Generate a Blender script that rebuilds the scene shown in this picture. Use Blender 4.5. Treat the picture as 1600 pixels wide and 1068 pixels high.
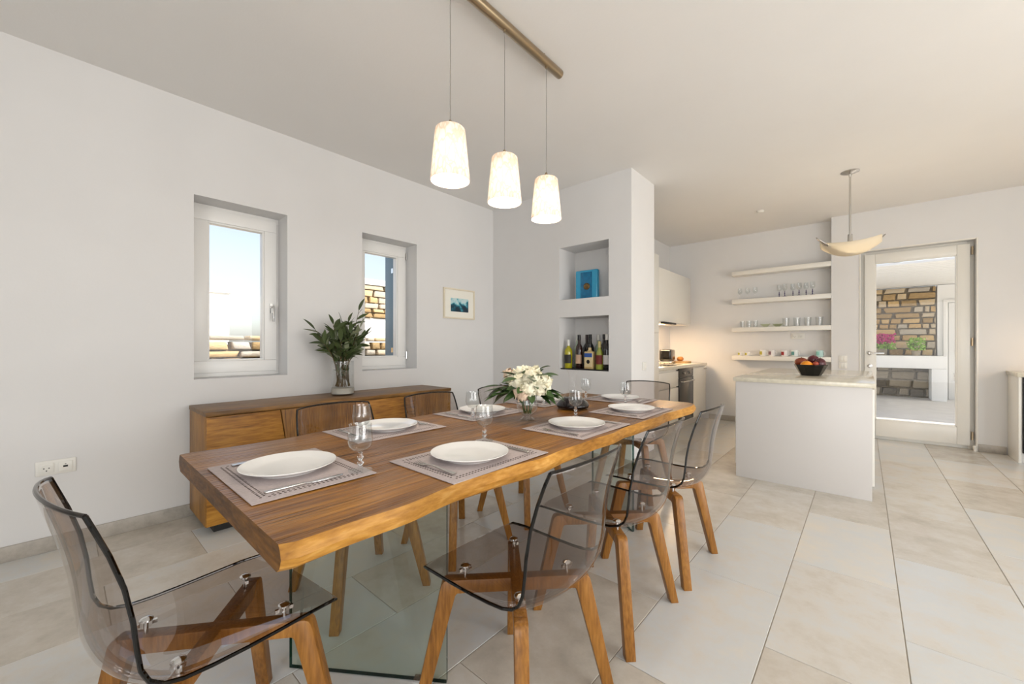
import bpy, bmesh, math, random
from mathutils import Vector, Matrix
PI = math.pi
rnd = random.Random(7)
for o in list(bpy.data.objects): bpy.data.objects.remove(o)
SC = bpy.context.scene
COL = SC.collection

# ------------------------------------------------------------------ camera
cam_d = bpy.data.cameras.new('camera')
cam = bpy.data.objects.new('camera', cam_d); COL.objects.link(cam)
cam.location = (0, 0, 1.15)
cam.rotation_euler = (PI/2, 0, math.atan(550/623))
cam_d.sensor_width = 36; cam_d.lens = 623/1600*36
cam_d.shift_y = 6/1600
cam_d.clip_start = .02; cam_d.clip_end = 300
SC.camera = cam

# ------------------------------------------------------------------ world, sun, daylight
W = bpy.data.worlds.new('world'); SC.world = W; W.use_nodes = True
wn = W.node_tree.nodes; wl = W.node_tree.links
sky = wn.new('ShaderNodeTexSky'); sky.sky_type = 'NISHITA'; sky.sun_disc = False
sky.sun_elevation = math.radians(48); sky.sun_rotation = math.radians(60)
sky.dust_density = 2.0; sky.air_density = 1.0; sky.ozone_density = 1.0
hs = wn.new('ShaderNodeHueSaturation'); hs.inputs['Saturation'].default_value = .6; wl.new(sky.outputs[0], hs.inputs['Color'])
bg = wn['Background']; wl.new(hs.outputs[0], bg.inputs[0]); bg.inputs[1].default_value = .20

def add_light(name, kind, loc, energy, color=(1, 1, 1), size=None, rot=None):
    d = bpy.data.lights.new(name, kind); d.energy = energy; d.color = color
    if kind == 'AREA' and size: d.shape = 'RECTANGLE'; d.size, d.size_y = size
    if kind == 'POINT' and size: d.shadow_soft_size = size
    o = bpy.data.objects.new(name, d); COL.objects.link(o); o.location = loc
    if rot: o.rotation_euler = rot
    return o
sun = add_light('sun', 'SUN', (8, 4, 10), 4.6, (1, .94, .85))
sun.data.angle = math.radians(.6)
sun.rotation_euler = Vector((-.66, -.10, -.74)).to_track_quat('-Z', 'Y').to_euler()
# area lamps added to boost daylight at invented openings, right and behind the camera
def aim(o, d): o.rotation_euler = Vector(d).to_track_quat('-Z', 'Y').to_euler()
aim(add_light('daylight_boost_right', 'AREA', (3.22, 1.6, 1.0), 70, (1, .995, 1), (2.6, 1.8)), (-1, 0, 0))
aim(add_light('daylight_boost_right_far', 'AREA', (3.22, 4.25, 1.0), 10, (1, .965, .91), (1.8, 1.8)), (-1, 0, 0))
aim(add_light('daylight_boost_rear', 'AREA', (1.3, -2.5, 1.25), 56, (.97, .985, 1), (2.4, 2.2)), (0, 1, 0))

vs = SC.view_settings
vs.view_transform = 'Standard'; vs.look = 'None'; vs.gamma = 1; vs.use_curve_mapping = False
vs.exposure = 0.39

# ------------------------------------------------------------------ helpers: materials
def lin(c):
    if isinstance(c, str):
        c = tuple(int(c[i:i+2], 16)/255 for i in (0, 2, 4))
    return tuple(v/12.92 if v <= .04045 else ((v+.055)/1.055)**2.4 for v in c) + (1,)
MATS = {}
def new_mat(name):
    m = bpy.data.materials.new(name); m.use_nodes = True
    MATS[name] = m
    return m, m.node_tree.nodes, m.node_tree.links
def plain(name, col, rough=.5, metal=0, spec=.5, noise=0, nscale=20, bump=0, bscale=60, emit=None, estr=0, coat=0):
    m, n, l = new_mat(name); b = n['Principled BSDF']
    b.inputs['Base Color'].default_value = lin(col); b.inputs['Roughness'].default_value = rough
    b.inputs['Metallic'].default_value = metal; b.inputs['Specular IOR Level'].default_value = spec
    b.inputs['Coat Weight'].default_value = coat
    if emit: b.inputs['Emission Color'].default_value = lin(emit); b.inputs['Emission Strength'].default_value = estr
    if noise or bump:
        tc = n.new('ShaderNodeTexCoord')
    if noise:
        t = n.new('ShaderNodeTexNoise'); t.inputs['Scale'].default_value = nscale; t.inputs['Detail'].default_value = 5
        l.new(tc.outputs['Object'], t.inputs['Vector'])
        h = n.new('ShaderNodeHueSaturation'); h.inputs['Color'].default_value = lin(col)
        mr = n.new('ShaderNodeMapRange'); mr.inputs[1].default_value = .3; mr.inputs[2].default_value = .7
        mr.inputs[3].default_value = 1-noise; mr.inputs[4].default_value = 1+noise
        l.new(t.outputs[0], mr.inputs[0]); l.new(mr.outputs[0], h.inputs['Value']); l.new(h.outputs[0], b.inputs['Base Color'])
    if bump:
        t = n.new('ShaderNodeTexNoise'); t.inputs['Scale'].default_value = bscale; t.inputs['Detail'].default_value = 4
        l.new(tc.outputs['Object'], t.inputs['Vector'])
        bp = n.new('ShaderNodeBump'); bp.inputs['Strength'].default_value = bump; bp.inputs['Distance'].default_value = .01
        l.new(t.outputs[0], bp.inputs['Height']); l.new(bp.outputs[0], b.inputs['Normal'])
    return m
def ramp(n, stops):
    r = n.new('ShaderNodeValToRGB'); e = r.color_ramp.elements
    while len(e) < len(stops): e.new(.5)
    for i, (p, c) in enumerate(stops): e[i].position = p; e[i].color = lin(c)
    return r
def wood(name, stops, axis='Y', scale=9, stretch=16, rough=.45, groove=.35, gscale=1.0, spec=.4, knots=True, saw=0):
    """long-grain wood: noise stretched along one axis, saw grooves as bump"""
    m, n, l = new_mat(name); b = n['Principled BSDF']
    tc = n.new('ShaderNodeTexCoord'); oi = n.new('ShaderNodeObjectInfo')
    add = n.new('ShaderNodeVectorMath'); add.operation = 'ADD'
    mul = n.new('ShaderNodeMath'); mul.operation = 'MULTIPLY'; mul.inputs[1].default_value = 37
    l.new(oi.outputs['Random'], mul.inputs[0]); l.new(tc.outputs['Object'], add.inputs[0]); l.new(mul.outputs[0], add.inputs[1])
    def mp(sc):
        q = n.new('ShaderNodeMapping'); s = [sc]*3; s['XYZ'.index(axis)] = sc/stretch
        q.inputs['Scale'].default_value = s; l.new(add.outputs[0], q.inputs['Vector']); return q
    t1 = n.new('ShaderNodeTexNoise'); t1.inputs['Scale'].default_value = 1; t1.inputs['Detail'].default_value = 8; t1.inputs['Roughness'].default_value = .65
    l.new(mp(scale).outputs[0], t1.inputs['Vector'])
    t2 = n.new('ShaderNodeTexNoise'); t2.inputs['Scale'].default_value = 1; t2.inputs['Detail'].default_value = 4
    l.new(mp(scale*9*gscale).outputs[0], t2.inputs['Vector'])
    mix = n.new('ShaderNodeMix'); mix.data_type = 'FLOAT'; mix.inputs[0].default_value = .5
    l.new(t1.outputs[0], mix.inputs[2]); l.new(t2.outputs[0], mix.inputs[3])
    r = ramp(n, stops); l.new(mix.outputs[0], r.inputs[0])
    out = r.outputs[0]
    if knots:
        t3 = n.new('ShaderNodeTexNoise'); t3.inputs['Scale'].default_value = 2.2; t3.inputs['Detail'].default_value = 3
        l.new(add.outputs[0], t3.inputs['Vector'])
        h = n.new('ShaderNodeHueSaturation'); mr = n.new('ShaderNodeMapRange')
        mr.inputs[1].default_value = .3; mr.inputs[2].default_value = .7; mr.inputs[3].default_value = .72; mr.inputs[4].default_value = 1.22
        l.new(t3.outputs[0], mr.inputs[0]); l.new(mr.outputs[0], h.inputs['Value']); l.new(out, h.inputs['Color']); out = h.outputs[0]
    height = mix.outputs[0]
    if saw:     # saw-cut grooves running with the grain, broken up so that they come and go
        wv = n.new('ShaderNodeTexWave'); wv.bands_direction = 'X'; wv.inputs['Scale'].default_value = saw
        wv.inputs['Distortion'].default_value = 5; wv.inputs['Detail'].default_value = 3; wv.inputs['Detail Scale'].default_value = .6
        q = n.new('ShaderNodeMapping'); q.inputs['Scale'].default_value = (1, .05, 1); l.new(add.outputs[0], q.inputs['Vector']); l.new(q.outputs[0], wv.inputs['Vector'])
        t4 = n.new('ShaderNodeTexNoise'); t4.inputs['Scale'].default_value = 1; t4.inputs['Detail'].default_value = 3
        q2 = n.new('ShaderNodeMapping'); q2.inputs['Scale'].default_value = (26, 2.2, 26); l.new(add.outputs[0], q2.inputs['Vector']); l.new(q2.outputs[0], t4.inputs['Vector'])
        m1 = n.new('ShaderNodeMapRange'); m1.inputs[1].default_value = .0; m1.inputs[2].default_value = .35; l.new(wv.outputs['Fac'], m1.inputs[0])
        m2 = n.new('ShaderNodeMapRange'); m2.inputs[1].default_value = .42; m2.inputs[2].default_value = .56; l.new(t4.outputs[0], m2.inputs[0])
        mxx = n.new('ShaderNodeMath'); mxx.operation = 'MAXIMUM'; l.new(m1.outputs[0], mxx.inputs[0]); l.new(m2.outputs[0], mxx.inputs[1])
        mc = n.new('ShaderNodeMix'); mc.data_type = 'RGBA'; mc.blend_type = 'MULTIPLY'; mc.inputs[0].default_value = 1
        mr2 = n.new('ShaderNodeMapRange'); mr2.inputs[3].default_value = .42; mr2.inputs[4].default_value = 1.0; l.new(mxx.outputs[0], mr2.inputs[0])
        l.new(out, mc.inputs[6]); l.new(mr2.outputs[0], mc.inputs[7]); out = mc.outputs[2]
        ah = n.new('ShaderNodeMath'); ah.operation = 'ADD'; l.new(mix.outputs[0], ah.inputs[0]); l.new(mxx.outputs[0], ah.inputs[1]); height = ah.outputs[0]
    l.new(out, b.inputs['Base Color'])
    b.inputs['Roughness'].default_value = rough; b.inputs['Specular IOR Level'].default_value = spec
    if groove:
        bp = n.new('ShaderNodeBump'); bp.inputs['Strength'].default_value = groove; bp.inputs['Distance'].default_value = .012
        l.new(height, bp.inputs['Height']); l.new(bp.outputs[0], b.inputs['Normal'])
    return m
def clear(name, tint, ior=1.45, rough=0.0, gloss=1.0):
    """clear sheet: tinted straight-through light, Fresnel reflection"""
    m, n, l = new_mat(name); n.remove(n['Principled BSDF'])
    tr = n.new('ShaderNodeBsdfTransparent'); tr.inputs[0].default_value = lin(tint)
    gl = n.new('ShaderNodeBsdfGlossy'); gl.inputs['Roughness'].default_value = rough; gl.inputs[0].default_value = (gloss, gloss, gloss, 1)
    fr = n.new('ShaderNodeFresnel'); fr.inputs[0].default_value = ior
    ge = n.new('ShaderNodeNewGeometry'); inv = n.new('ShaderNodeMath'); inv.operation = 'SUBTRACT'; inv.inputs[0].default_value = 1
    l.new(ge.outputs['Backfacing'], inv.inputs[1])   # light leaving the sheet is not reflected a second time
    fm = n.new('ShaderNodeMath'); fm.operation = 'MULTIPLY'; l.new(fr.outputs[0], fm.inputs[0]); l.new(inv.outputs[0], fm.inputs[1])
    mx = n.new('ShaderNodeMixShader'); l.new(fm.outputs[0], mx.inputs[0]); l.new(tr.outputs[0], mx.inputs[1]); l.new(gl.outputs[0], mx.inputs[2])
    l.new(mx.outputs[0], n['Material Output'].inputs[0])
    return m
def glass(name, col='FFFFFF', ior=1.45, rough=0):
    m, n, l = new_mat(name); n.remove(n['Principled BSDF'])
    g = n.new('ShaderNodeBsdfGlass'); g.inputs['Color'].default_value = lin(col); g.inputs['IOR'].default_value = ior; g.inputs['Roughness'].default_value = rough
    l.new(g.outputs[0], n['Material Output'].inputs[0]); return m
def stone_mat(name, stops, scale=3, rough=.8, bump=.6, per_obj=.5):
    """one colour per piece from the object's random value, mottled"""
    m, n, l = new_mat(name); b = n['Principled BSDF']
    tc = n.new('ShaderNodeTexCoord'); oi = n.new('ShaderNodeObjectInfo')
    mul = n.new('ShaderNodeMath'); mul.operation = 'MULTIPLY'; mul.inputs[1].default_value = 61
    add = n.new('ShaderNodeVectorMath'); l.new(oi.outputs['Random'], mul.inputs[0]); l.new(tc.outputs['Object'], add.inputs[0]); l.new(mul.outputs[0], add.inputs[1])
    t = n.new('ShaderNodeTexNoise'); t.inputs['Scale'].default_value = scale; t.inputs['Detail'].default_value = 9; t.inputs['Roughness'].default_value = .68
    l.new(add.outputs[0], t.inputs['Vector'])
    mix = n.new('ShaderNodeMix'); mix.data_type = 'FLOAT'; mix.inputs[0].default_value = per_obj
    l.new(t.outputs[0], mix.inputs[2]); l.new(oi.outputs['Random'], mix.inputs[3])
    r = ramp(n, stops); l.new(mix.outputs[0], r.inputs[0]); l.new(r.outputs[0], b.inputs['Base Color'])
    b.inputs['Roughness'].default_value = rough
    if bump:
        bp = n.new('ShaderNodeBump'); bp.inputs['Strength'].default_value = bump; bp.inputs['Distance'].default_value = .02
        l.new(t.outputs[0], bp.inputs['Height']); l.new(bp.outputs[0], b.inputs['Normal'])
    return m

plain('wall', 'E1E0DF', .9, spec=.2, noise=.012, nscale=3, bump=.03, bscale=90)
plain('ceiling', 'EAE8E5', .92, spec=.2, noise=.012, nscale=2, bump=.04, bscale=70)
plain('ext_white', 'F4F4F2', .9, bump=.1)
plain('grout', 'A39A8C', .9, noise=.15)
stone_mat('floor_tile', [(.22, 'B3ACA0'), (.38, 'C8C1B5'), (.5, 'D2CEC6'), (.60, 'CFD1D0'), (.78, 'DAD3C6')], scale=5.5, rough=.25, bump=.03, per_obj=.36)
stone_mat('skirting', [(.25, '8F887E'), (.5, 'B3ACA2'), (.75, 'C4BEB4')], scale=7, rough=.35, bump=.03, per_obj=.1)
wood('table_top', [(.34, '321B06'), (.42, '764812'), (.52, '96621C'), (.68, 'B67E30')], 'Y', 7, 22, .30, .35, 1.3, .36, saw=19)
wood('table_edge', [(.28, '6E4612'), (.42, 'A26E24'), (.55, 'BC8636'), (.72, 'D6A65C')], 'Y', 11, 4, .5, .45, .8)
wood('table_end', [(.28, '2E1C0A'), (.45, '5A3A18'), (.6, '7A5224'), (.75, '96692F')], 'X', 12, 5, .55, .4)
wood('board_wood', [(.28, '4A2B0C'), (.42, '8A5A1E'), (.54, 'A8742B'), (.72, 'C8933E')], 'Y', 9, 9, .42, .35)
wood('board_wood_v', [(.28, '46290C'), (.42, '82561F'), (.54, 'A2722E'), (.72, 'BE8E45')], 'Z', 12, 14, .42, .5)
wood('board_top', [(.28, '3C260F'), (.42, '684822'), (.54, '86602F'), (.72, 'A37C44')], 'Y', 9, 12, .4, .4)
wood('chair_wood', [(.28, '583614'), (.42, '7C501E'), (.54, '916128'), (.72, 'A87738')], 'Z', 16, 9, .35, .1, 1, .4, False)
clear('chair_shell', 'E9E5E3', 1.5)
clear('chair_edge', '302E2E', 1.5)
clear('chair_edge_top', '8C8886', 1.5)
clear('leg_glass', 'F2F8F4', 1.5)
clear('leg_glass_edge', '1E5448', 1.5)
clear('pane', 'FFFFFF', 1.3)
glass('crystal')
clear('green_glass', 'F6F8EE', 1.5)
clear('thin_glass', 'F9FAFA', 1.85)
plain('chrome', 'D8D8D8', .12, 1)
plain('steel', 'C9C6C1', .24, 1)
plain('brushed_brass', 'A7967D', .28, 1)
plain('porcelain', 'F3F2EF', .12, coat=.4)
plain('mat_fabric', 'B7ABA9', .85, noise=.08, nscale=120, bump=.15, bscale=400)
plain('mat_dash', '3F3026', .9)
plain('pvc_white', 'EFEEEB', .35)
plain('plastic_white', 'E9E7E0', .3)
plain('socket_hole', '1B1A18', .6)
plain('lacquer', 'E9E6DE', .3)
plain('lacquer_grey', 'D2CECA', .35)
plain('worktop', 'D9D2BF', .16, noise=.10, nscale=30, coat=.3)
plain('black_gloss', '0C0B0B', .12)
plain('black_matte', '151413', .5)
plain('oven_glass', '26221E', .08)
plain('frame_wood', 'E3D9C3', .5)
plain('paper', 'F2EFE4', .8)
plain('leaf_olive', '4C5A33', .5, noise=.25, nscale=8)
plain('leaf_olive_pale', '8A9173', .55, noise=.2, nscale=8)
plain('leaf_green', '3F5A2C', .4, noise=.25, nscale=12)
plain('stem', '5C4A2C', .7)
plain('petal', 'F5EFD6', .6, noise=.06, nscale=30)
plain('petal_blush', 'EBD3BB', .6)
plain('sand', 'CFCAC0', .9, noise=.1)
plain('wine', '0C0406', .18, spec=.25)
plain('shutter', '6F8796', .5)
plain('cable', '8C8880', .5, .3)

# ------------------------------------------------------------------ helpers: geometry
class MB:
    """collects shapes of ONE object"""
    def __init__(s): s.v = []; s.f = []; s.m = []
    def add(s, vs_, fs_, mi=0):
        k = len(s.v); s.v += [tuple(v) for v in vs_]
        for f in fs_: s.f.append(tuple(i+k for i in f)); s.m.append(mi)
        return s
    def box(s, x0, x1, y0, y1, z0, z1, mi=0):
        return s.add([(x0,y0,z0),(x1,y0,z0),(x1,y1,z0),(x0,y1,z0),(x0,y0,z1),(x1,y0,z1),(x1,y1,z1),(x0,y1,z1)],
                     [(0,3,2,1),(4,5,6,7),(0,1,5,4),(1,2,6,5),(2,3,7,6),(3,0,4,7)], mi)
    def prism(s, pts, ax, a0, a1, mi=0):
        """polygon pts (2D) extruded along axis ax from a0 to a1"""
        def P(p, a):
            return {'X': (a, p[0], p[1]), 'Y': (p[0], a, p[1]), 'Z': (p[0], p[1], a)}[ax]
        n = len(pts); vs_ = [P(p, a0) for p in pts] + [P(p, a1) for p in pts]
        fs_ = [tuple(range(n))[::-1], tuple(range(n, 2*n))] + [(i, (i+1) % n, n+(i+1) % n, n+i) for i in range(n)]
        return s.add(vs_, fs_, mi)
    def lathe(s, prof, seg=24, c=(0, 0, 0), mi=0, a0=0, a1=2*PI):
        rings = []; vs_ = []; fs_ = []; full = abs(a1-a0-2*PI) < 1e-6; ns = seg if full else seg+1
        for r, z in prof:
            if r < 1e-6: rings.append([len(vs_)]); vs_.append((c[0], c[1], c[2]+z))
            else:
                rings.append(list(range(len(vs_), len(vs_)+ns)))
                for i in range(ns):
                    a = a0+(a1-a0)*i/seg; vs_.append((c[0]+r*math.cos(a), c[1]+r*math.sin(a), c[2]+z))
        for A, B in zip(rings, rings[1:]):
            for i in range(seg):
                j = (i+1) % ns
                if len(A) == 1 and len(B) == 1: continue
                if len(A) == 1: fs_.append((A[0], B[j], B[i]))
                elif len(B) == 1: fs_.append((A[i], A[j], B[0]))
                else: fs_.append((A[i], A[j], B[j], B[i]))
        return s.add(vs_, fs_, mi)
    def tube(s, pts, r, seg=8, mi=0, cap=True):
        pts = [Vector(p) for p in pts]; n = len(pts); rr = r if isinstance(r, (list, tuple)) else [r]*n
        vs_ = []; fs_ = []; up = None
        for i, p in enumerate(pts):
            t = (pts[min(i+1, n-1)]-pts[max(i-1, 0)]).normalized()
            if up is None: up = Vector((0, 0, 1)) if abs(t.z) < .9 else Vector((1, 0, 0))
            u = (up - t*up.dot(t)).normalized(); w = t.cross(u); up = u
            for k in range(seg):
                a = 2*PI*k/seg; vs_.append(p + (u*math.cos(a)+w*math.sin(a))*rr[i])
        for i in range(n-1):
            for k in range(seg):
                j = (k+1) % seg; fs_.append((i*seg+k, i*seg+j, (i+1)*seg+j, (i+1)*seg+k))
        if cap: fs_ += [tuple(range(seg))[::-1], tuple(range((n-1)*seg, n*seg))]
        return s.add(vs_, fs_, mi)
    def sphere(s, c, r, seg=14, rings=8, sc=(1, 1, 1), mi=0):
        prof = [(r*math.sin(PI*i/rings), -r*math.cos(PI*i/rings)) for i in range(rings+1)]
        k = len(s.v); s.lathe(prof, seg, (0, 0, 0), mi)
        for i in range(k, len(s.v)):
            v = s.v[i]; s.v[i] = (c[0]+v[0]*sc[0], c[1]+v[1]*sc[1], c[2]+v[2]*sc[2])
        return s
    def grid(s, P, nu, nv, mi=0):
        vs_ = [P(i/nu, j/nv) for j in range(nv+1) for i in range(nu+1)]
        fs_ = [(j*(nu+1)+i, j*(nu+1)+i+1, (j+1)*(nu+1)+i+1, (j+1)*(nu+1)+i) for j in range(nv) for i in range(nu)]
        return s.add(vs_, fs_, mi)
    def xform(s, M, start=0):
        for i in range(start, len(s.v)): s.v[i] = tuple(M @ Vector(s.v[i]))
        return s
    def mesh(s, name, mats, bevel=0, seg=2, sharp=35):
        me = bpy.data.meshes.new(name); me.from_pydata(s.v, [], s.f)
        if not isinstance(mats, (list, tuple)): mats = [mats]
        for m in mats: me.materials.append(MATS[m])
        for p, mi in zip(me.polygons, s.m): p.material_index = mi
        bm = bmesh.new(); bm.from_mesh(me)
        bmesh.ops.recalc_face_normals(bm, faces=bm.faces)
        if bevel:
            es = [e for e in bm.edges if len(e.link_faces) == 2 and e.calc_face_angle(0) > math.radians(30)]
            bmesh.ops.bevel(bm, geom=es, offset=bevel, segments=seg, profile=.5, affect='EDGES', clamp_overlap=True)
        bm.to_mesh(me); bm.free()
        for p in me.polygons: p.use_smooth = True
        me.set_sharp_from_angle(angle=math.radians(sharp))
        return me
    def build(s, name, mats, parent=None, bevel=0, seg=2, sharp=35, loc=None, rot=None, kind=None, label=None):
        return link(name, s.mesh(name, mats, bevel, seg, sharp), parent, loc, rot, kind, label)
def link(name, me, parent=None, loc=None, rot=None, kind=None, label=None):
    o = bpy.data.objects.new(name, me); COL.objects.link(o)
    if parent: o.parent = parent
    if loc: o.location = loc
    if rot: o.rotation_euler = rot
    if kind: o['kind'] = kind
    if label: o['label'] = label
    return o
def thing(name, label, cat, loc=(0, 0, 0), rz=0, group=None, kind=None):
    o = bpy.data.objects.new(name, None); COL.objects.link(o); o.empty_display_size = .05
    o.location = loc; o.rotation_euler = (0, 0, rz); tag(o, label, cat, group)
    if kind: o['kind'] = kind
    return o
def tag(o, label, cat, group=None):
    o['label'] = label; o['category'] = cat
    if group: o['group'] = group
    return o
def copy_tree(o, parent=None):
    c = o.copy(); COL.objects.link(c); c.parent = parent
    for ch in list(o.children): copy_tree(ch, c)
    return c
def place(proto, used, loc, rz, label, group=None):
    o = proto if not used else copy_tree(proto)
    o.location = loc; o.rotation_euler = (0, 0, rz); o['label'] = label
    if group: o['group'] = group
    return o
def struct(name, mb, m, bevel=0): return mb.build(name, m, None, bevel, kind='structure')

# ================================================================== the room
XL, XR, YR, YE, YD, YB, CZ = -3.4285, 3.3, -2.6, 3.53, 6.62, 6.80, 2.815
# floor: grout bed and stone slabs
fl = struct('floor', MB().box(XL-.35, XR+.3, YR-.3, YB+.35, -.16, -.0025), 'grout')
TW, TL, GAP = .4075, .823, .003
tile_meshes = {}
i = 0
cols = int((XR-XL)/TW)+3
for ci in range(-9, 10):
    x0 = -.2875+ci*TW; x1 = x0+TW
    x0, x1 = max(x0, XL), min(x1, XR)
    if x1-x0 < .03: continue
    off = 1.785 if ci % 2 == 0 else 2.187
    for rj in range(-7, 8):
        y0 = off+rj*TL; y1 = y0+TL
        y0, y1 = max(y0, YR), min(y1, YB)
        if y1-y0 < .03 or (x1 < -1.7 and y0 > YE and y1 < 4.07) or (x1 < -2.45 and y0 > YE): continue
        w, h = round(x1-x0-GAP, 3), round(y1-y0-GAP, 3)
        if (w, h) not in tile_meshes:
            tile_meshes[(w, h)] = MB().box(-w/2, w/2, -h/2, h/2, -.012, 0).mesh('tile', 'floor_tile', .0012, 1)
        link('tile', tile_meshes[(w, h)], fl, ((x0+x1)/2, (y0+y1)/2, 0))
struct('ceiling', MB().box(XL-.35, XR+.3, YR-.3, YB+.35, CZ, CZ+.2), 'ceiling')

def wall_holes(axis, c0, c1, a0, a1, z0, z1, holes):
    """wall slab between c0 and c1 across `axis`, running a0..a1, with rectangular holes (a0,a1,z0,z1)"""
    mb = MB()
    def bx(p0, p1, q0, q1):
        if p1-p0 < 1e-4 or q1-q0 < 1e-4: return
        if axis == 'X': mb.box(c0, c1, p0, p1, q0, q1)
        else: mb.box(p0, p1, c0, c1, q0, q1)
    xs = sorted({a0, a1, *[h[0] for h in holes], *[h[1] for h in holes]})
    for p, q in zip(xs, xs[1:]):
        mid = (p+q)/2; zz = z0
        for h in sorted([h for h in holes if h[0] < mid < h[1]], key=lambda h: h[2]):
            bx(p, q, zz, h[2]); zz = h[3]
        bx(p, q, zz, z1)
    return mb
W1 = (.603, 1.192, .92, 2.185); W2 = (1.821, 2.411, .92, 2.185)
struct('wall_left', wall_holes('X', XL-.35, XL, YR, YE, 0, CZ, [W1, W2]), 'wall')
N1 = (-2.441, -1.862, 1.636, 2.19); N2 = (-2.441, -1.862, .90, 1.45)
we = wall_holes('Y', YE, YE+.31, XL, -1.629, 0, CZ, [N1, N2]); we.box(XL, -1.629, YE+.31, 4.07, 0, CZ)
struct('wall_end', we, 'wall')
struct('wall_kitchen', MB().box(-2.75, -2.45, 4.07, YB+.3, 0, CZ), 'wall')
struct('wall_back', MB().box(-2.45, -.318, YB, YB+.3, 0, CZ), 'wall')
DX0, DX1, DZ = -.03, .919, 2.32
struct('wall_door', wall_holes('Y', YD, YD+.30, -.318, XR, 0, CZ, [(DX0, DX1, 0, DZ)]), 'wall')
struct('wall_right', wall_holes('X', XR, XR+.3, YR, YD, 0, CZ, [(.3, 3.0, 0, 2.35), (3.3, 5.2, 0, 2.35)]), 'wall')  # unseen side: both openings invented to give the daylight a source
struct('wall_rear', wall_holes('Y', YR-.3, YR, XL, XR, 0, CZ, [(.3, 2.8, 0, 2.35)]), 'wall')  # opening behind the camera likewise invented to let daylight in
B = .082
struct('baseboard_left', MB().box(XL, XL+.014, YR, YE, 0, B), 'skirting', .002)
struct('baseboard_end', MB().box(XL+.014, -1.615, YE-.014, YE, 0, B).box(-1.629, -1.615, YE, 4.07, 0, B), 'skirting', .002)
struct('baseboard_back', MB().box(-1.84, -.318, YB-.014, YB, 0, B), 'skirting', .002)
struct('baseboard_door', MB().box(-.318, DX0-.01, YD-.014, YD, 0, B).box(DX1+.012, 1.13, YD-.014, YD, 0, B), 'skirting', .002)

# unseen slab added over the right openings to block most direct sun
struct('added_sun_eave', MB().box(XR+.31, XR+2.6, YR-.3, YB+.35, 2.55, 2.70), 'ext_white')
# ------------------------------------------------------------------ windows
def window(name, y0, y1, z0, z1, handle_far):
    """inward-opening white window at the back of its reveal; local origin at the lower near corner of the hole"""
    w = bpy.data.objects.new(name, None); COL.objects.link(w); w.location = (XL, y0, z0); w['kind'] = 'structure'
    W_, H_ = y1-y0, z1-z0
    def ring(mb, x0, x1, a, b, t):
        a0, a1, b0, b1 = a, W_-a, b, H_-b
        mb.box(x0, x1, a0, a1, b0, b0+t).box(x0, x1, a0, a1, b1-t, b1).box(x0, x1, a0, a0+t, b0+t, b1-t).box(x0, x1, a1-t, a1, b0+t, b1-t)
        return mb
    ring(MB(), -.27, -.19, .0, .0, .045).build('window_frame', 'pvc_white', w, .003)
    sash = ring(MB(), -.245, -.170, .022, .030, .088).build('sash', 'pvc_white', w, .004)
    ring(MB(), -.240, -.178, .110, .118, .013).build('glazing_bead', 'pvc_white', sash, .003)
    MB().box(-.215, -.209, .112, W_-.112, .12, H_-.12).build('pane', 'pane', sash)
    hy = W_-.060 if handle_far else .060
    hd = MB().box(-.170, -.160, hy-.013, hy+.013, H_*.39, H_*.39+.075)
    hd.tube([(-.160, hy, H_*.39+.05), (-.125, hy, H_*.39+.052), (-.118, hy, H_*.39+.03), (-.122, hy, H_*.39-.07)], [.009, .009, .010, .007], 10)
    hd.build('window_handle', 'chrome', sash, 0)
    ky = .012 if handle_far else W_-.012
    for kz in (.10, H_-.14):
        MB().lathe([(0, 0), (.008, 0), (.008, .07), (0, .07)], 10, (-.168, ky, kz)).build('hinge', 'chrome', w)
    return w
window('window_1', *W1, True)
window('window_2', *W2, False)
# exterior shutter leaf folded out beside the second window
sh = thing('window_shutter', 'grey-blue wooden shutter leaf standing open outside the second window', 'shutter', (XL-.36, 2.37, .93))
MB().box(-.17, -.0, 0, .035, 0, 1.25).build('shutter_panel', 'shutter', sh, .004)
for k in range(2): MB().box(-.03, .005, -.012, 0, .15+k*.85, .20+k*.85).build('strap_hinge', 'chrome', sh)

# ------------------------------------------------------------------ glazed kitchen door
d = bpy.data.objects.new('door_1', None); COL.objects.link(d); d.location = (DX0, YD, 0); d['kind'] = 'structure'
DW = DX1-DX0
f_ = MB().box(0, .05, .10, .18, .0, DZ).box(DW-.05, DW, .10, .18, 0, DZ).box(.05, DW-.05, .10, .18, DZ-.05, DZ).box(.05, DW-.05, .10, .18, 0, .045)
f_.build('door_frame', 'lacquer', d, .004)
lf = MB().box(.035, .135, .06, .125, .04, DZ-.035).box(DW-.135, DW-.035, .06, .125, .04, DZ-.035).box(.135, DW-.135, .06, .125, DZ-.145, DZ-.035).box(.135, DW-.135, .06, .125, .04, .235)
leaf_ = lf.build('door_leaf', 'lacquer', d, .005)
bd = MB()
x0, x1, z0, z1 = .13, DW-.13, .23, DZ-.14
bd.box(x0, x1, .065, .12, z0, z0+.015).box(x0, x1, .065, .12, z1-.015, z1).box(x0, x0+.015, .065, .12, z0, z1).box(x1-.015, x1, .065, .12, z0, z1)
bd.build('glazing_bead', 'lacquer', leaf_, .003)
MB().box(.13, DW-.13, .09, .096, .23, DZ-.14).build('pane', 'pane', leaf_)
hh = MB().lathe([(0, 0), (.026, 0), (.026, .008), (.011, .012), (.011, .045), (0, .045)], 14)
hh.xform(Matrix.Translation((.085, .06, 1.06)) @ Matrix.Rotation(PI/2, 4, 'X'))
hh.tube([(.085, .018, 1.06), (.10, .016, 1.06), (.215, .018, 1.06)], [.011, .010, .009], 10)
hh.build('door_handle', 'steel', leaf_)
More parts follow.
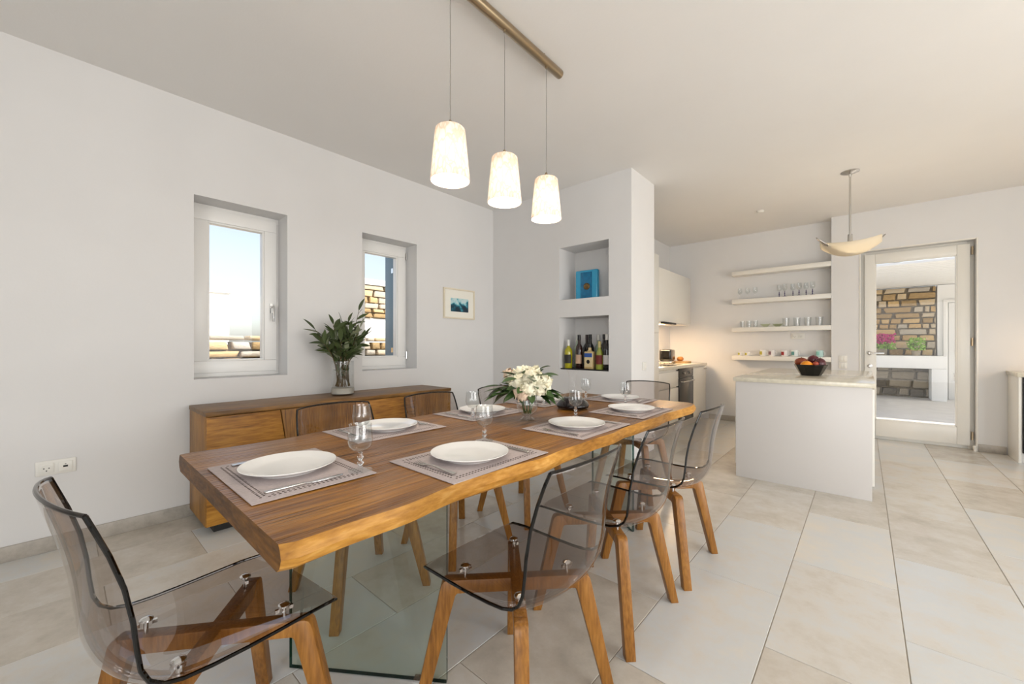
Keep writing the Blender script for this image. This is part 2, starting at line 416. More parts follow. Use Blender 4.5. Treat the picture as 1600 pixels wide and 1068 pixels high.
k_ = MB().lathe([(0, 0), (.024, 0), (.024, .008), (.010, .010), (.010, .016), (0, .016)], 14); k_.xform(Matrix.Translation((.085, .06, .90)) @ Matrix.Rotation(PI/2, 4, 'X'))
k_.build('keyhole_rose', 'steel', leaf_)
for kz in (.11, 1.15, 2.16):
    MB().lathe([(0, 0), (.009, 0), (.009, .09), (0, .09)], 10, (DW-.02, .055, kz)).build('hinge', 'brushed_brass', d)
# door reveal lining (white plaster return with architrave lip)
struct('trim_1', MB().box(DX0-.014, DX0, YD-.008, YD, 0, DZ+.014).box(DX1, DX1+.014, YD-.008, YD, 0, DZ+.014).box(DX0, DX1, YD-.008, YD, DZ, DZ+.014), 'lacquer', .002)
ds = thing('door_stop', 'small white knob door stop at the foot of the glazed door', 'door stop', (DX1-.012, YD-.02, .0))
MB().lathe([(0, 0), (.012, 0), (.012, .03), (.017, .04), (.017, .06), (0, .065)], 12).build('stop_knob', 'plastic_white', ds)

# ================================================================== dining table
TX0, TX1, TY0, TY1, TT = -1.89, -.873, .29, 2.928, .75
tb = thing('dining_table', 'long rough-sawn wooden dining table with live edges on glass panel legs', 'table', (-1.38, 1.61, 0))
def live(y, k):
    return .006*math.sin(y*5.1+k)+.006*math.sin(y*11.7+2*k)+.003*math.sin(y*23+k)
mb = MB(); NY = 90
ox, oy = -1.38, 1.61
prof_n = 9
vs_ = []
for j in range(NY+1):
    y = TY0+(TY1-TY0)*j/NY
    corner = .012*max(0, 1-(y-TY0)/.02)+.05*max(0, 1-(TY1-y)/.06)**2
    xr = TX1+live(y, .6)-corner; xl = TX0-live(y, 2.1)+corner
    bulge = .010+.006*math.sin(y*7.3)
    th = .058+.004*math.sin(y*6.2+1)
    zt = TT+.0012*math.sin(y*9)
    ring = [(xl, zt), (xr, zt), (xr+bulge*.6, zt-.012), (xr+bulge, zt-.028), (xr+bulge*.4, zt-.048), (xr-.010, zt-th),
            (xl+.010, zt-th), (xl-bulge*.4, zt-.048), (xl-bulge, zt-.028), (xl-bulge*.6, zt-.012)]
    vs_ += [(x-ox, y-oy, z) for x, z in ring]
n = 10
fs_ = []; mi_ = []
for j in range(NY):
    for k in range(n):
        fs_.append((j*n+k, j*n+(k+1) % n, (j+1)*n+(k+1) % n, (j+1)*n+k)); mi_.append(0 if k in (0, 5) else 1)
fs_ += [tuple(range(n))[::-1], tuple(range(NY*n, NY*n+n))]; mi_ += [2, 2]
mb.v = vs_; mb.f = fs_; mb.m = mi_
mb.build('tabletop', ['table_top', 'table_edge', 'table_end'], tb, sharp=30)
def glass_leg(cx, cy, ang, w=.575, t=.015):
    m = MB()
    h = TT-.062
    m.box(-w/2, w/2, -t/2, t/2, .0, h)
    me = m.mesh('glass_panel', ['leg_glass', 'leg_glass_edge'], 0)
    for p in me.polygons:
        if abs(p.normal.y) < .5: p.material_index = 1
    o = link('glass_panel', me, tb, (cx-ox, cy-oy, .003), (0, 0, ang), label='clear greenish glass sheet leg set at an angle')
    for sx in (-.35, .35): MB().box(sx*w-.03, sx*w+.03, -.013, .013, -.003, .004).build('floor_pad', 'chrome', o)
glass_leg(-1.305, .711, math.atan2(.329, .473))
glass_leg(-1.305, 2.505, -math.atan2(.329, .473))

# ================================================================== chairs
def make_chair():
    c = thing('dining_chair', '', 'chair')
    # shell: side profile (depth u, height z) front -> top; local +Y is the front
    side = [(.215, .440), (.200, .447), (.14, .450), (.06, .449), (-.01, .449), (-.08, .451), (-.130, .456), (-.163, .467), (-.185, .486),
            (-.197, .515), (-.203, .560), (-.208, .615), (-.220, .685), (-.240, .755), (-.258, .805), (-.270, .838)]
    wid = [.205, .212, .215, .214, .212, .209, .207, .206, .205, .204, .204, .203, .201, .197, .193, .186]
    dy = [0, 0, 0, 0, 0, -.004, -.014, -.028, -.040, -.046, -.048, -.048, -.046, -.043, -.040, -.038]
    dz = [.004, -.004, -.016, -.022, -.024, -.026, -.028, -.028, -.022, -.012, -.004, 0, 0, 0, 0, .010]
    NL = 16
    g = []
    for k in range(len(side)):
        for j in range(NL+1):
            t = -1+2*j/NL; q = 1-t*t
            q = q**.8
            g.append((wid[k]*t, side[k][0]+dy[k]*q, side[k][1]+dz[k]*q))
    m = MB(); N1_ = NL+1
    m.add(g, [(k*N1_+j, k*N1_+j+1, (k+1)*N1_+j+1, (k+1)*N1_+j) for k in range(len(side)-1) for j in range(NL)])
    sh = m.build('seat_shell', ['chair_shell', 'chair_edge'], c, label='one-piece smoke-grey clear plastic seat and back', sharp=80)
    sb = sh.modifiers.new('sub', 'SUBSURF'); sb.levels = 1; sb.render_levels = 2; sb.boundary_smooth = 'PRESERVE_CORNERS'
    so = sh.modifiers.new('thick', 'SOLIDIFY'); so.thickness = .007; so.offset = 0
    # rounded dark edge along both sides and over the top of the back
    for j0 in (0, NL): MB().tube([g[k*N1_+j0] for k in range(len(side))], [.0030]+[.0046]*(len(side)-1), 8).build('side_edge', 'chair_edge', c, label='dark side edge of the plastic shell')
    MB().tube([g[(len(side)-1)*N1_+j] for j in range(NL+1)], .0044, 8).build('top_edge', 'chair_edge_top', c, label='rounded top edge of the plastic shell')
    # crossed wooden beams, bent down into four splayed legs
    ang = math.atan2(.150, .145)
    for sgn, nm in ((1, 0), (-1, 1)):
        b = MB(); hz = .409 if nm == 0 else .4085
        b.box(-.205, .205, -.019, .019, .366, hz)
        b.build('cross_beam', 'chair_wood', c, .003, rot=(0, 0, PI/2-sgn*ang+(PI if nm else 0)))
    pr = [(.170, .366), (.200, .409), (.222, .409), (.232, .405), (.239, .396), (.244, .378), (.328, 0), (.293, 0), (.196, .358), (.190, .366)]
    lm = MB().prism(pr, 'Y', -.0195, .0195).mesh('leg', 'chair_wood', .003)
    bolt = MB().lathe([(0, -.034), (.005, -.034), (.005, 0), (.015, .001), (.015, .005), (.009, .009), (0, .010)], 12)
    bolt.box(-.022, -.012, -.004, .004, -.012, -.003).box(.012, .022, -.004, .004, -.012, -.003)
    bm_ = bolt.mesh('bolt', 'chrome')
    for sx in (-1, 1):
        for sy in (-1, 1):
            a = math.atan2(sy*.145, sx*.150)
            link('leg', lm, c, None, (0, 0, a))
            r = .165
            link('bolt', bm_, c, (r*math.cos(a), r*math.sin(a), .4425 if sy > 0 else .4405), (0, 0, a+.6))
    return c
chair = make_chair()
G = 'smoke-clear plastic chairs around the dining table'
CH = [((-1.287, .275, 0), math.radians(7), 'smoke-clear plastic chair with wooden legs at the near table end, back turned to us'),
      ((-.846, .98, 0), PI/2, 'smoke-clear plastic chair on the island side of the table, nearest to the viewer'),
      ((-.862, 1.608, 0), PI/2, 'smoke-clear plastic chair on the island side of the table, middle of three'),
      ((-.845, 2.184, 0), PI/2, 'smoke-clear plastic chair on the island side of the table, farthest of three'),
      ((-1.80, .95, 0), -PI/2, 'smoke-clear plastic chair between sideboard and table, nearest to the window with the handle'),
      ((-1.80, 1.555, 0), -PI/2, 'smoke-clear plastic chair between sideboard and table, middle of three'),
      ((-1.80, 2.165, 0), -PI/2, 'smoke-clear plastic chair between sideboard and table, by the sideboard far end'),
      ((-1.38, 3.03, 0), PI, 'smoke-clear plastic chair at the far table end before the niche wall')]
for i, (p, r, lab) in enumerate(CH): place(chair, i, p, r, lab, G)

# ================================================================== sideboard
SX0, SX1, SY0, SY1 = -3.408, -2.95, .577, 2.46
sd = thing('sideboard', 'low golden wooden sideboard with slanted door joints under the windows', 'sideboard', (-3.18, 1.52, 0))
ox, oy = -3.18, 1.52
MB().box(SX0-ox, SX1-.02-ox, SY0-oy, SY0+.022-oy, .055, .722).build('side_panel', 'board_wood_v', sd, .002)
MB().box(SX0-ox, SX1-.02-ox, SY1-.022-oy, SY1-oy, .055, .722).build('side_panel', 'board_wood_v', sd, .002)
MB().box(SX0-ox, SX1-.024-ox, SY0+.022-oy, SY1-.022-oy, .06, .722).build('carcass', 'board_wood_v', sd)
MB().box(SX0-ox, SX1+.004-ox, SY0-.004-oy, SY1+.004-oy, .722, .75).build('top_board', 'board_top', sd, .003)
MB().box(SX0+.03-ox, SX1-.06-ox, SY0+.05-oy, SY1-.05-oy, 0, .055).build('plinth', 'black_matte', sd)
# door panels: (bottom y0, top y0, bottom y1, top y1, material)
panels = [(.579, .579, 1.075, .982, 'board_wood'), (1.081, .988, 1.508, 1.508, 'board_wood_v'),
          (1.514, 1.514, 2.055, 2.055, 'board_wood'), (2.061, 2.061, 2.458, 2.458, 'board_wood_v')]
for b0, t0, b1, t1, m_ in panels:
    MB().prism([(b0-oy, .06), (b1-oy, .06), (t1-oy, .718), (t0-oy, .718)], 'X', SX1-.022-ox, SX1-ox).build('door_panel', m_, sd, .002)

# ================================================================== place settings
ZM = .7515
def make_mat():
    m = thing('placemat', '', 'placemat')
    MB().box(-.228, .228, -.170, .170, 0, .003).build('mat_sheet', 'mat_fabric', m, .001)
    dm = MB()
    for inset in (.030, .041):
        X, Y = .228-inset, .170-inset
        k = int(2*X/.0125)
        for i in range(k):
            a = -X+2*X*(i+.5)/k
            for yy in (-Y, Y): dm.box(a-.0032, a+.0032, yy-.0026, yy+.0026, .0028, .0033)
        k = int(2*Y/.0125)
        for i in range(1, k-1):
            a = -Y+2*Y*(i+.5)/k
            for xx in (-X, X): dm.box(xx-.0026, xx+.0026, a-.0032, a+.0032, .0028, .0033)
    dm.build('border_stitching', 'mat_dash', m, kind='stuff')
    return m
mat0 = make_mat()
def make_plate():
    p = thing('dinner_plate', '', 'plate')
    pr = [(0, .004), (.080, .004), (.086, .0), (.090, .0), (.092, .004), (.110, .009), (.1375, .0215), (.1385, .0225), (.1380, .0240), (.135, .0235), (.108, .0125), (.088, .0085), (0, .0080)]
    MB().lathe(pr, 48).build('plate_dish', 'porcelain', p, sharp=60)
    return p
plate0 = make_plate()
def make_fork():
    o = thing('fork', '', 'fork')
    h = MB()
    P = [(-.098, .0085, .004), (-.05, .006, .0055), (0, .0045, .009), (.03, .004, .007), (.045, .006, .004), (.058, .012, .003)]
    v = []
    for y, w, z in P: v += [(-w, y, z-.0012), (w, y, z-.0012), (w, y, z+.0012), (-w, y, z+.0012)]
    fs = [(3, 2, 1, 0), tuple(range(len(v)-4, len(v)))]
    for k in range(len(P)-1):
        for q in range(4): fs.append((k*4+q, k*4+(q+1) % 4, k*4+4+(q+1) % 4, k*4+4+q))
    h.add(v, fs); h.build('fork_handle', 'steel', o)
    for k in range(4):
        x = -.0105+k*.007
        MB().tube([(x, .057, .003), (x, .075, .0025), (x, .094, .0065)], [.002, .0018, .001], 6).build('tine', 'steel', o)
    return o
fork0 = make_fork()
def make_knife():
    o = thing('table_knife', '', 'knife')
    MB().prism([(-.006, -.105), (.006, -.105), (.0065, -.10), (.005, .0), (-.005, .0), (-.0065, -.10)], 'Z', 0, .006).build('knife_handle', 'steel', o, .0015)
    MB().prism([(-.005, .0), (.005, .0), (.0095, .02), (.010, .08), (.004, .105), (-.006, .112), (-.006, .02)], 'Z', .001, .0035).build('blade', 'chrome', o, .0005)
    return o
knife0 = make_knife()
def make_goblet():
    o = thing('goblet', '', 'goblet')
    MB().lathe([(0, 0), (.036, 0), (.0365, .002), (.020, .0055), (.009, .010), (.0055, .016), (.010, .022), (.0105, .026), (.0055, .032), (.009, .040), (.0095, .046), (.0055, .053), (.0065, .058), (0, .0595)][4:], 24).build('stem', 'crystal', o, sharp=60)
    MB().lathe([(0, 0), (.036, 0), (.0365, .002), (.020, .0055), (.009, .010), (0, .0102)], 28).build('foot', 'thin_glass', o, sharp=60)
    MB().lathe([(0, .0585), (.009, .0595), (.024, .066), (.0345, .079), (.0385, .097), (.0375, .115), (.0350, .135), (.0345, .148), (.0335, .1485), (.0330, .147), (.0335, .135), (.0360, .115), (.0370, .097), (.0330, .080), (.023, .0685), (0, .063)], 32).build('bowl', 'thin_glass', o, sharp=60)
    return o
gob0 = make_goblet()
SEAT = [((-1.37, .485), 0, 'at the near table end', 'the chair with its back turned to us'),
        ((-1.052, .975), PI/2, 'on the island side, nearest of three', ''), ((-1.060, 1.69), PI/2, 'on the island side, middle of three', ''),
        ((-1.070, 2.325), PI/2, 'on the island side, farthest of three', ''),
        ((-1.712, 1.03), -PI/2, 'on the sideboard side, nearest of three', ''), ((-1.715, 1.665), -PI/2, 'on the sideboard side, middle of three', ''),
        ((-1.715, 2.30), -PI/2, 'on the sideboard side behind the flowers', ''), ((-1.365, 2.745), PI, 'at the far table end', '')]
for i, ((x, y), r, w, _) in enumerate(SEAT):
    R = Matrix.Rotation(r, 3, 'Z')
    def at(lx, ly, z): v = R @ Vector((lx, ly, 0)); return (x+v.x, y+v.y, z)
    place(mat0, i, (x, y, ZM), r, 'lilac-grey dash-bordered placemat ' + w, 'placemats on the dining table')
    place(plate0, i, at(-.01, .0, ZM+.0034), r, 'round white dinner plate ' + w, 'plates on the dining table')
    place(fork0, i, at(-.178, -.015, ZM+.0034), r+rnd.uniform(-.06, .06), 'steel fork left of the plate ' + w, 'forks on the dining table')
    place(knife0, i, at(.172, -.02, ZM+.0034), r+rnd.uniform(-.04, .04), 'steel knife right of the plate ' + w, 'knives on the dining table')
    gz = ZM+.0034 if i not in (1, 2, 4, 5, 3, 6) else ZM-.0005
    place(gob0, i, at(.172 if i == 0 else .195 if i else .172, .145, ZM+.0034) if i in (0, 7) else at(.195, .135, ZM+.0034), 0, 'small clear stemmed goblet above the knife ' + w, 'goblets on the dining table')

# decanter
dc = thing('wine_decanter', 'wide-bottomed glass decanter of dark red wine on the dining table', 'decanter', (-1.395, 2.165, ZM))
MB().lathe([(0, 0), (.085, 0), (.104, .008), (.108, .022), (.095, .042), (.060, .072), (.032, .105), (.022, .140), (.020, .180), (.024, .215), (.036, .240), (.0345, .240), (.0225, .214), (.0185, .180), (.0205, .140), (.030, .106), (.058, .074), (.093, .042), (.105, .022), (.100, .010), (0, .004)], 36).build('decanter_body', 'pane', dc, sharp=60)
MB().lathe([(0, .0045), (.099, .011), (.104, .022), (.092, .0415), (.062, .068), (0, .068)], 36).build('red_wine', 'wine', dc, sharp=60)

# ------------------------------------------------------------------ bouquet of white flowers in a footed glass urn
fx, fy = -1.355, 1.66
vz = thing('flower_urn', 'footed clear glass urn holding the white flowers on the table', 'vase', (fx, fy, ZM))
MB().lathe([(0, 0), (.038, 0), (.040, .006), (.030, .014), (.022, .022), (.030, .030), (.050, .050), (.058, .075), (.056, .100), (.050, .122), (.056, .138), (.0535, .138), (.0475, .122), (.0535, .100), (.0555, .075), (.048, .052), (.026, .034), (0, .030)], 32).build('urn_body', 'thin_glass', vz, sharp=60)
bq = thing('flower_bouquet', 'bouquet of creamy white blooms with dark green leaves on the table', 'flowers', (fx, fy, ZM))
def petal_ball(seed, mat_r=.045, n=46):
    r = random.Random(seed); m = MB()
    for k in range(n):
        z = 1-1.55*(k+.5)/n; a = k*2.39996+r.uniform(-.2, .2); q = math.sqrt(max(0, 1-z*z))
        d = Vector((q*math.cos(a), q*math.sin(a), z)).normalized()
        up = Vector((0, 0, 1)) if abs(d.z) < .95 else Vector((1, 0, 0))
        u = d.cross(up).normalized(); v = u.cross(d)
        tw = r.uniform(0, 2*PI); u, v = u*math.cos(tw)+v*math.sin(tw), v*math.cos(tw)-u*math.sin(tw)
        s_ = mat_r*r.uniform(.42, .62); rad = mat_r*r.uniform(.72, 1.05)
        def P(i, j, d=d, u=u, v=v, s_=s_, rad=rad):
            x = (i-.5)*2; y = (j-.5)*2; w = (1-.75*y*y) if y > 0 else (1-.5*y*y)
            return d*(rad+s_*(.35*y-.45*x*x*w+.18*math.sin(3*x))) + u*(x*s_*w) + v*(y*s_)
        m.grid(P, 3, 3)
    m.sphere((0, 0, 0), mat_r*.55, 8, 5)
    return m.mesh('bloom', 'petal', sharp=80)
balls = [petal_ball(k) for k in range(3)]
blush = petal_ball(9, .030, 22); blush.materials[0] = MATS['petal_blush']
FB = [(-.062, -.030, .215, 1.0), (-.015, -.055, .195, 1.05), (.045, -.02, .225, 1.05), (.01, .035, .235, 1.05), (-.05, .045, .22, .95), (.075, .045, .20, 1.0), (.055, -.065, .175, .85), (.095, -.01, .175, .85), (-.02, -.01, .25, .9)]
for k, (a, b, c_, s_) in enumerate(FB):
    o = link('bloom', balls[k % 3], bq, (a, b, c_), (rnd.uniform(-.4, .4), rnd.uniform(-.4, .4), rnd.uniform(0, 6))); o.scale = (s_,)*3
for a, b, c_ in ((.015, -.085, .155), (-.085, -.055, .245), (.045, -.09, .14)):
    link('bloom', blush, bq, (a, b, c_), (0, 0, rnd.uniform(0, 6)), label='blush-tinted bud')
def leaf_mesh(name, L, w, mat, droop=.25, fold=.25):
    def P(i, j):
        x = (i-.5)*2; hw = w*math.sin(PI*min(1, j*.97+.03))**.8*(1-.25*j)
        return (x*hw, L*j, abs(x)*hw*fold-droop*L*j*j)
    return MB().grid(P, 2, 7).mesh(name, mat, sharp=80)
lf_m = [leaf_mesh('leaf', .115, .027, 'leaf_green', .25), leaf_mesh('leaf', .095, .024, 'leaf_green', .05), leaf_mesh('leaf', .080, .024, 'leaf_green', .4)]
for k in range(46):
    a = k*2.39996+rnd.uniform(-.3, .3); low = k % 3
    rr = .045+.015*rnd.random()
    if k >= 30:   # leaves among the blooms
        rr = rnd.uniform(.03, .08); zz = rnd.uniform(.215, .255); el = rnd.uniform(.0, .6)
    else:
        zz = .135+.05*rnd.random(); el = rnd.uniform(-.35, .45)
    o = link('leaf', lf_m[k % 3], bq, (rr*math.cos(a), rr*math.sin(a), zz))
    o.rotation_euler = Matrix.Rotation(a-PI/2, 4, 'Z').to_3x3().to_4x4().to_euler()
    o.rotation_euler = (Matrix.Rotation(a-PI/2, 4, 'Z') @ Matrix.Rotation(el, 4, 'X') @ Matrix.Rotation(rnd.uniform(-.5, .5), 4, 'Y')).to_euler()
# the two long leafy sprays reaching out to the left and right
for ang, zt in ((math.radians(222), .175), (math.radians(232), .125), (math.radians(208), .15), (math.radians(35), .15), (math.radians(48), .12)):
    ca, sa = math.cos(ang), math.sin(ang)
    MB().tube([(0, 0, .11), (.06*ca, .06*sa, .16), (.15*ca*(1 if sa < 0 else .72), .15*sa*(1 if sa < 0 else .72), zt+.02)], [.003, .0025, .0015], 6).build('stem', 'stem', bq)
    for q in range(6):
        t = (.06+.018*q)*(1 if sa < 0 else .72)
        o = link('leaf', lf_m[q % 2], bq, (t*ca, t*sa, .15+(zt-.13)*q/6))
        o.rotation_euler = (Matrix.Rotation(ang-PI/2+(.75 if q % 2 else -.75)*(1-q/7), 4, 'Z') @ Matrix.Rotation(rnd.uniform(-.45, .1), 4, 'X')).to_euler()
for k in range(9):
    a = k*.7; MB().tube([(.018*math.cos(a), .018*math.sin(a), .036), (.03*math.cos(a+.5), .03*math.sin(a+.5), .09), (.035*math.cos(a), .035*math.sin(a), .15)], .0028, 6).build('stem', 'leaf_green', bq)

# ------------------------------------------------------------------ olive branches in a tall cylinder vase on the sideboard
ox, oy = -3.20, 1.53
cv = thing('cylinder_vase', 'tall clear glass cylinder vase standing on the sideboard', 'vase', (ox, oy, .7505))
MB().lathe([(0, 0), (.088, 0), (.090, .003), (.090, .275), (.087, .277), (.085, .275), (.085, .012), (0, .012)], 36).build('vase_wall', 'thin_glass', cv, sharp=40)
MB().lathe([(0, .0125), (.0845, .0125), (.0845, .056), (.05, .060), (0, .057)], 30).build('white_sand', 'sand', cv)
ob = thing('olive_branches', 'bunch of dark leafy olive branches in the cylinder vase on the sideboard', 'branches', (ox, oy, .7505))
olv = [leaf_mesh('leaf', .085, .0145, 'leaf_olive', .15, .2), leaf_mesh('leaf', .075, .0130, 'leaf_olive', .35, .2), leaf_mesh('leaf', .080, .0135, 'leaf_olive_pale', .1, .2)]
r2 = random.Random(21)
tips = [(-.05, -.20, .53), (-.02, .15, .70), (.02, .05, .55), (.05, -.10, .57), (.0, -.03, .54), (.09, .02, .50), (-.04, .07, .60), (.06, .12, .55), (-.03, -.14, .46), (.03, .17, .47), (.10, -.06, .44), (-.06, -.05, .50), (.04, -.17, .42), (-.05, .12, .50), (.08, .08, .40), (-.02, .0, .58), (.03, .0, .47), (.02, -.08, .44), (.0, .09, .46), (.05, .05, .36)]
for bi, (tx, ty, tz) in enumerate(tips):
    a = r2.uniform(0, 6.28); b0 = Vector((.055*math.cos(a), .055*math.sin(a), .07)); m1 = Vector((tx*.30+r2.uniform(-.02, .02), ty*.30+r2.uniform(-.02, .02), .30)); m1.x = max(-.06, min(.06, m1.x)); e = Vector((tx, ty, tz))
    def C(t): return b0*(1-t)**2+m1*2*t*(1-t)+e*t*t
    br = MB().tube([C(k/7) for k in range(8)], [.004-.0003*k for k in range(8)], 6).build('branch', 'stem', ob)
    for k in range(15):
        t = .30+.70*k/14 if k > 2 else .18+.05*k
        p = C(min(t, 1)); tan = (C(min(1, t+.02))-C(max(0, t-.02))).normalized()
        az = r2.uniform(0, 6.28); sp = r2.uniform(.35, 1.0) if k < 14 else .1
        s0 = tan.orthogonal().normalized(); s1 = tan.cross(s0)
        d_ = (tan*math.cos(sp)+(s0*math.cos(az)+s1*math.sin(az))*math.sin(sp)).normalized()
        if p.z < .28:
            inner = Vector((-p.x, -p.y, 0)); d_ = (d_*.35+inner.normalized()*.5+Vector((0, 0, .6))).normalized()
        o = link('leaf', olv[r2.choice((0, 0, 1, 1, 2))], br, p)
        o.rotation_euler = (d_.to_track_quat('Y', 'Z').to_matrix().to_4x4() @ Matrix.Rotation(r2.uniform(-1.2, 1.2), 4, 'Y')).to_euler()
        o.scale = (r2.uniform(1.05, 1.55),)*3

# ------------------------------------------------------------------ picture on the left wall
pc = thing('framed_picture', 'small pale-framed picture of a blue-green seascape on the left wall', 'picture', (XL, 2.976, 1.62))
w, h = .2275, .168
MB().box(0, .022, -w, w, h-.016, h).box(0, .022, -w, w, -h, -h+.016).box(0, .022, -w, -w+.016, -h+.016, h-.016).box(0, .022, w-.016, w, -h+.016, h-.016).build('picture_frame', 'frame_wood', pc, .002)
MB().box(.002, .010, -w+.016, w-.016, -h+.016, h-.016).build('mount_card', 'paper', pc)
def picture_mat():
    m, n, l = new_mat('seascape'); b = n['Principled BSDF']; tc = n.new('ShaderNodeTexCoord')
    t = n.new('ShaderNodeTexNoise'); t.inputs['Scale'].default_value = 17; t.inputs['Detail'].default_value = 6; l.new(tc.outputs['Object'], t.inputs[0])
    sp = n.new('ShaderNodeSeparateXYZ'); l.new(tc.outputs['Object'], sp.inputs[0])
    ma = n.new('ShaderNodeMath'); ma.operation = 'MULTIPLY_ADD'; ma.inputs[1].default_value = 2.6; l.new(sp.outputs['Z'], ma.inputs[0]); l.new(t.outputs[0], ma.inputs[2])
    r = ramp(n, [(.28, '06283A'), (.42, '0E5468'), (.50, '2F8CA0'), (.56, '8FC7CF'), (.68, 'C6DCDD')]); l.new(ma.outputs[0], r.inputs[0]); l.new(r.outputs[0], b.inputs['Base Color']); b.inputs['Roughness'].default_value = .6
picture_mat()
MB().box(.010, .0112, -.125, .135, -.088, .062).build('print', 'seascape', pc)

# ------------------------------------------------------------------ sockets and switches
def plate_unit(name, label, cat, loc, rz, units, W_=.081, H_=.081):
    """wall plate in local XZ facing -Y"""
    o = thing(name, label, cat, loc, rz)
    n = len(units); L = .0105+.071*n
    MB().box(-L/2, L/2, -.010, 0, -H_/2, H_/2).build('cover_plate', 'plastic_white', o, .003)
    for k, u in enumerate(units):
        cx = -L/2+.041+.071*k
        if u == 'socket':
            q = MB().box(cx-.0275, cx+.0275, -.0145, -.0102, -.0275, .0275).build('insert', 'plastic_white', o, .002)
            rg = MB().lathe([(.0175, 0), (.0205, 0), (.0205, .003), (.0175, .003), (.0175, 0)], 20); rg.xform(Matrix.Translation((cx, -.0146, 0)) @ Matrix.Rotation(PI/2, 4, 'X')); rg.build('socket_ring', 'plastic_white', q)
            hm = MB()
            for hx, hz in ((-.0095, 0), (.0095, 0), (0, -.014)):
                k0 = len(hm.v); hm.lathe([(0, 0), (.003, 0), (.003, .001), (0, .001)], 10); hm.xform(Matrix.Translation((cx+hx, -.0147, hz)) @ Matrix.Rotation(PI/2, 4, 'X'), k0)
            hm.build('socket_holes', 'socket_hole', q)
        elif u == 'data':
            q = MB().box(cx-.0275, cx+.0275, -.0145, -.0102, -.0275, .0275).build('insert', 'plastic_white', o, .002)
            MB().box(cx-.009, cx+.009, -.0155, -.0146, -.006, .004).box(cx-.003, cx+.003, -.0155, -.0146, .010, .013).build('data_port', 'socket_hole', q)
        else:
            MB().box(cx-.0265, cx-.0005, -.015, -.0102, -.0265, .0265).build('rocker', 'plastic_white', o, .002)
            MB().box(cx+.0005, cx+.0265, -.015, -.0102, -.0265, .0265).build('rocker', 'plastic_white', o, .002)
    return o
plate_unit('wall_socket', 'white double wall plate with power socket and data port by the near chair', 'socket', (XL, -.016, .467), PI/2, ['socket', 'data'])
plate_unit('wall_socket', 'white double socket on the kitchen wall between the shelves', 'socket', (-.69, YB, 1.285), 0, ['socket', 'socket'])
plate_unit('light_switch', 'white light switch on the narrow end of the niche wall', 'switch', (-1.629, 3.81, .95), PI/2, ['switch'])
s2 = plate_unit('light_switch', 'upper of the two white light switches beside the glazed door', 'switch', (-.20, YD, .985), 0, ['switch'])
plate_unit('light_switch', 'lower of the two white light switches beside the glazed door', 'switch', (-.20, YD, .900), 0, ['switch'])

# ================================================================== pendant over the table
def shade_mat():
    """white bisque shade with a raised coral branch pattern, light shows through"""
    m, n, l = new_mat('shade'); n.remove(n['Principled BSDF']); tc = n.new('ShaderNodeTexCoord')
    mp = n.new('ShaderNodeMapping'); mp.inputs['Scale'].default_value = (38, 38, 16); l.new(tc.outputs['Object'], mp.inputs[0])
    v = n.new('ShaderNodeTexVoronoi'); v.feature = 'DISTANCE_TO_EDGE'; v.inputs['Scale'].default_value = 1.0
    nz = n.new('ShaderNodeTexNoise'); nz.inputs['Scale'].default_value = 1.2; l.new(mp.outputs[0], nz.inputs[0])
    ad = n.new('ShaderNodeVectorMath'); l.new(mp.outputs[0], ad.inputs[0]); l.new(nz.outputs['Color'], ad.inputs[1]); l.new(ad.outputs[0], v.inputs['Vector'])
    r = n.new('ShaderNodeMapRange'); r.inputs[1].default_value = .02; r.inputs[2].default_value = .14; l.new(v.outputs[0], r.inputs[0])
    mc = n.new('ShaderNodeMix'); mc.data_type = 'RGBA'; mc.inputs[6].default_value = lin('E4D8CC'); mc.inputs[7].default_value = lin('F6F2EE'); l.new(r.outputs[0], mc.inputs[0])
    df = n.new('ShaderNodeBsdfDiffuse'); tl = n.new('ShaderNodeBsdfTranslucent'); l.new(mc.outputs[2], df.inputs[0]); l.new(mc.outputs[2], tl.inputs[0])
    bp = n.new('ShaderNodeBump'); bp.inputs['Strength'].default_value = .5; bp.inputs['Distance'].default_value = .004; l.new(r.outputs[0], bp.inputs['Height']); l.new(bp.outputs[0], df.inputs['Normal'])
    mx = n.new('ShaderNodeMixShader'); mx.inputs[0].default_value = .45; l.new(df.outputs[0], mx.inputs[1]); l.new(tl.outputs[0], mx.inputs[2]); l.new(mx.outputs[0], n['Material Output'].inputs[0])
shade_mat()
plain('bulb', 'FFFFFF', .4, emit='FFF0DC', estr=8)
pd = thing('pendant_lamp', 'brushed metal ceiling bar with three lit white coral-pattern shades over the table', 'lamp', (-1.372, 1.497, CZ))
br_ = MB().lathe([(0, -.62), (.024, -.62), (.026, -.615), (.026, .490), (.024, .495), (0, .495)], 24); br_.xform(Matrix.Rotation(-PI/2, 4, 'X'))
bar = br_.build('ceiling_bar', 'brushed_brass', pd, loc=(0, 0, -.034))
for yy in (-.45, .33): MB().lathe([(0, 0), (.009, 0), (.009, -.010), (0, -.010)], 12, (0, yy, 0)).build('ceiling_mount', 'brushed_brass', pd)
sh_m = MB().lathe([(.060, .232), (.066, .226), (.0875, 0), (.0845, 0), (.063, .222), (.012, .229), (.012, .234), (.060, .232)], 40).mesh('shade', 'shade', sharp=50)
cap_m = MB().lathe([(0, .268), (.006, .268), (.008, .258), (.012, .256), (.012, .240), (.022, .238), (.022, .233), (0, .233)], 20).mesh('lamp_cap', 'brushed_brass')
bulb_m = MB().sphere((0, 0, .13), .022, 14, 10, (1, 1, 1.7)).mesh('light_bulb', 'bulb')
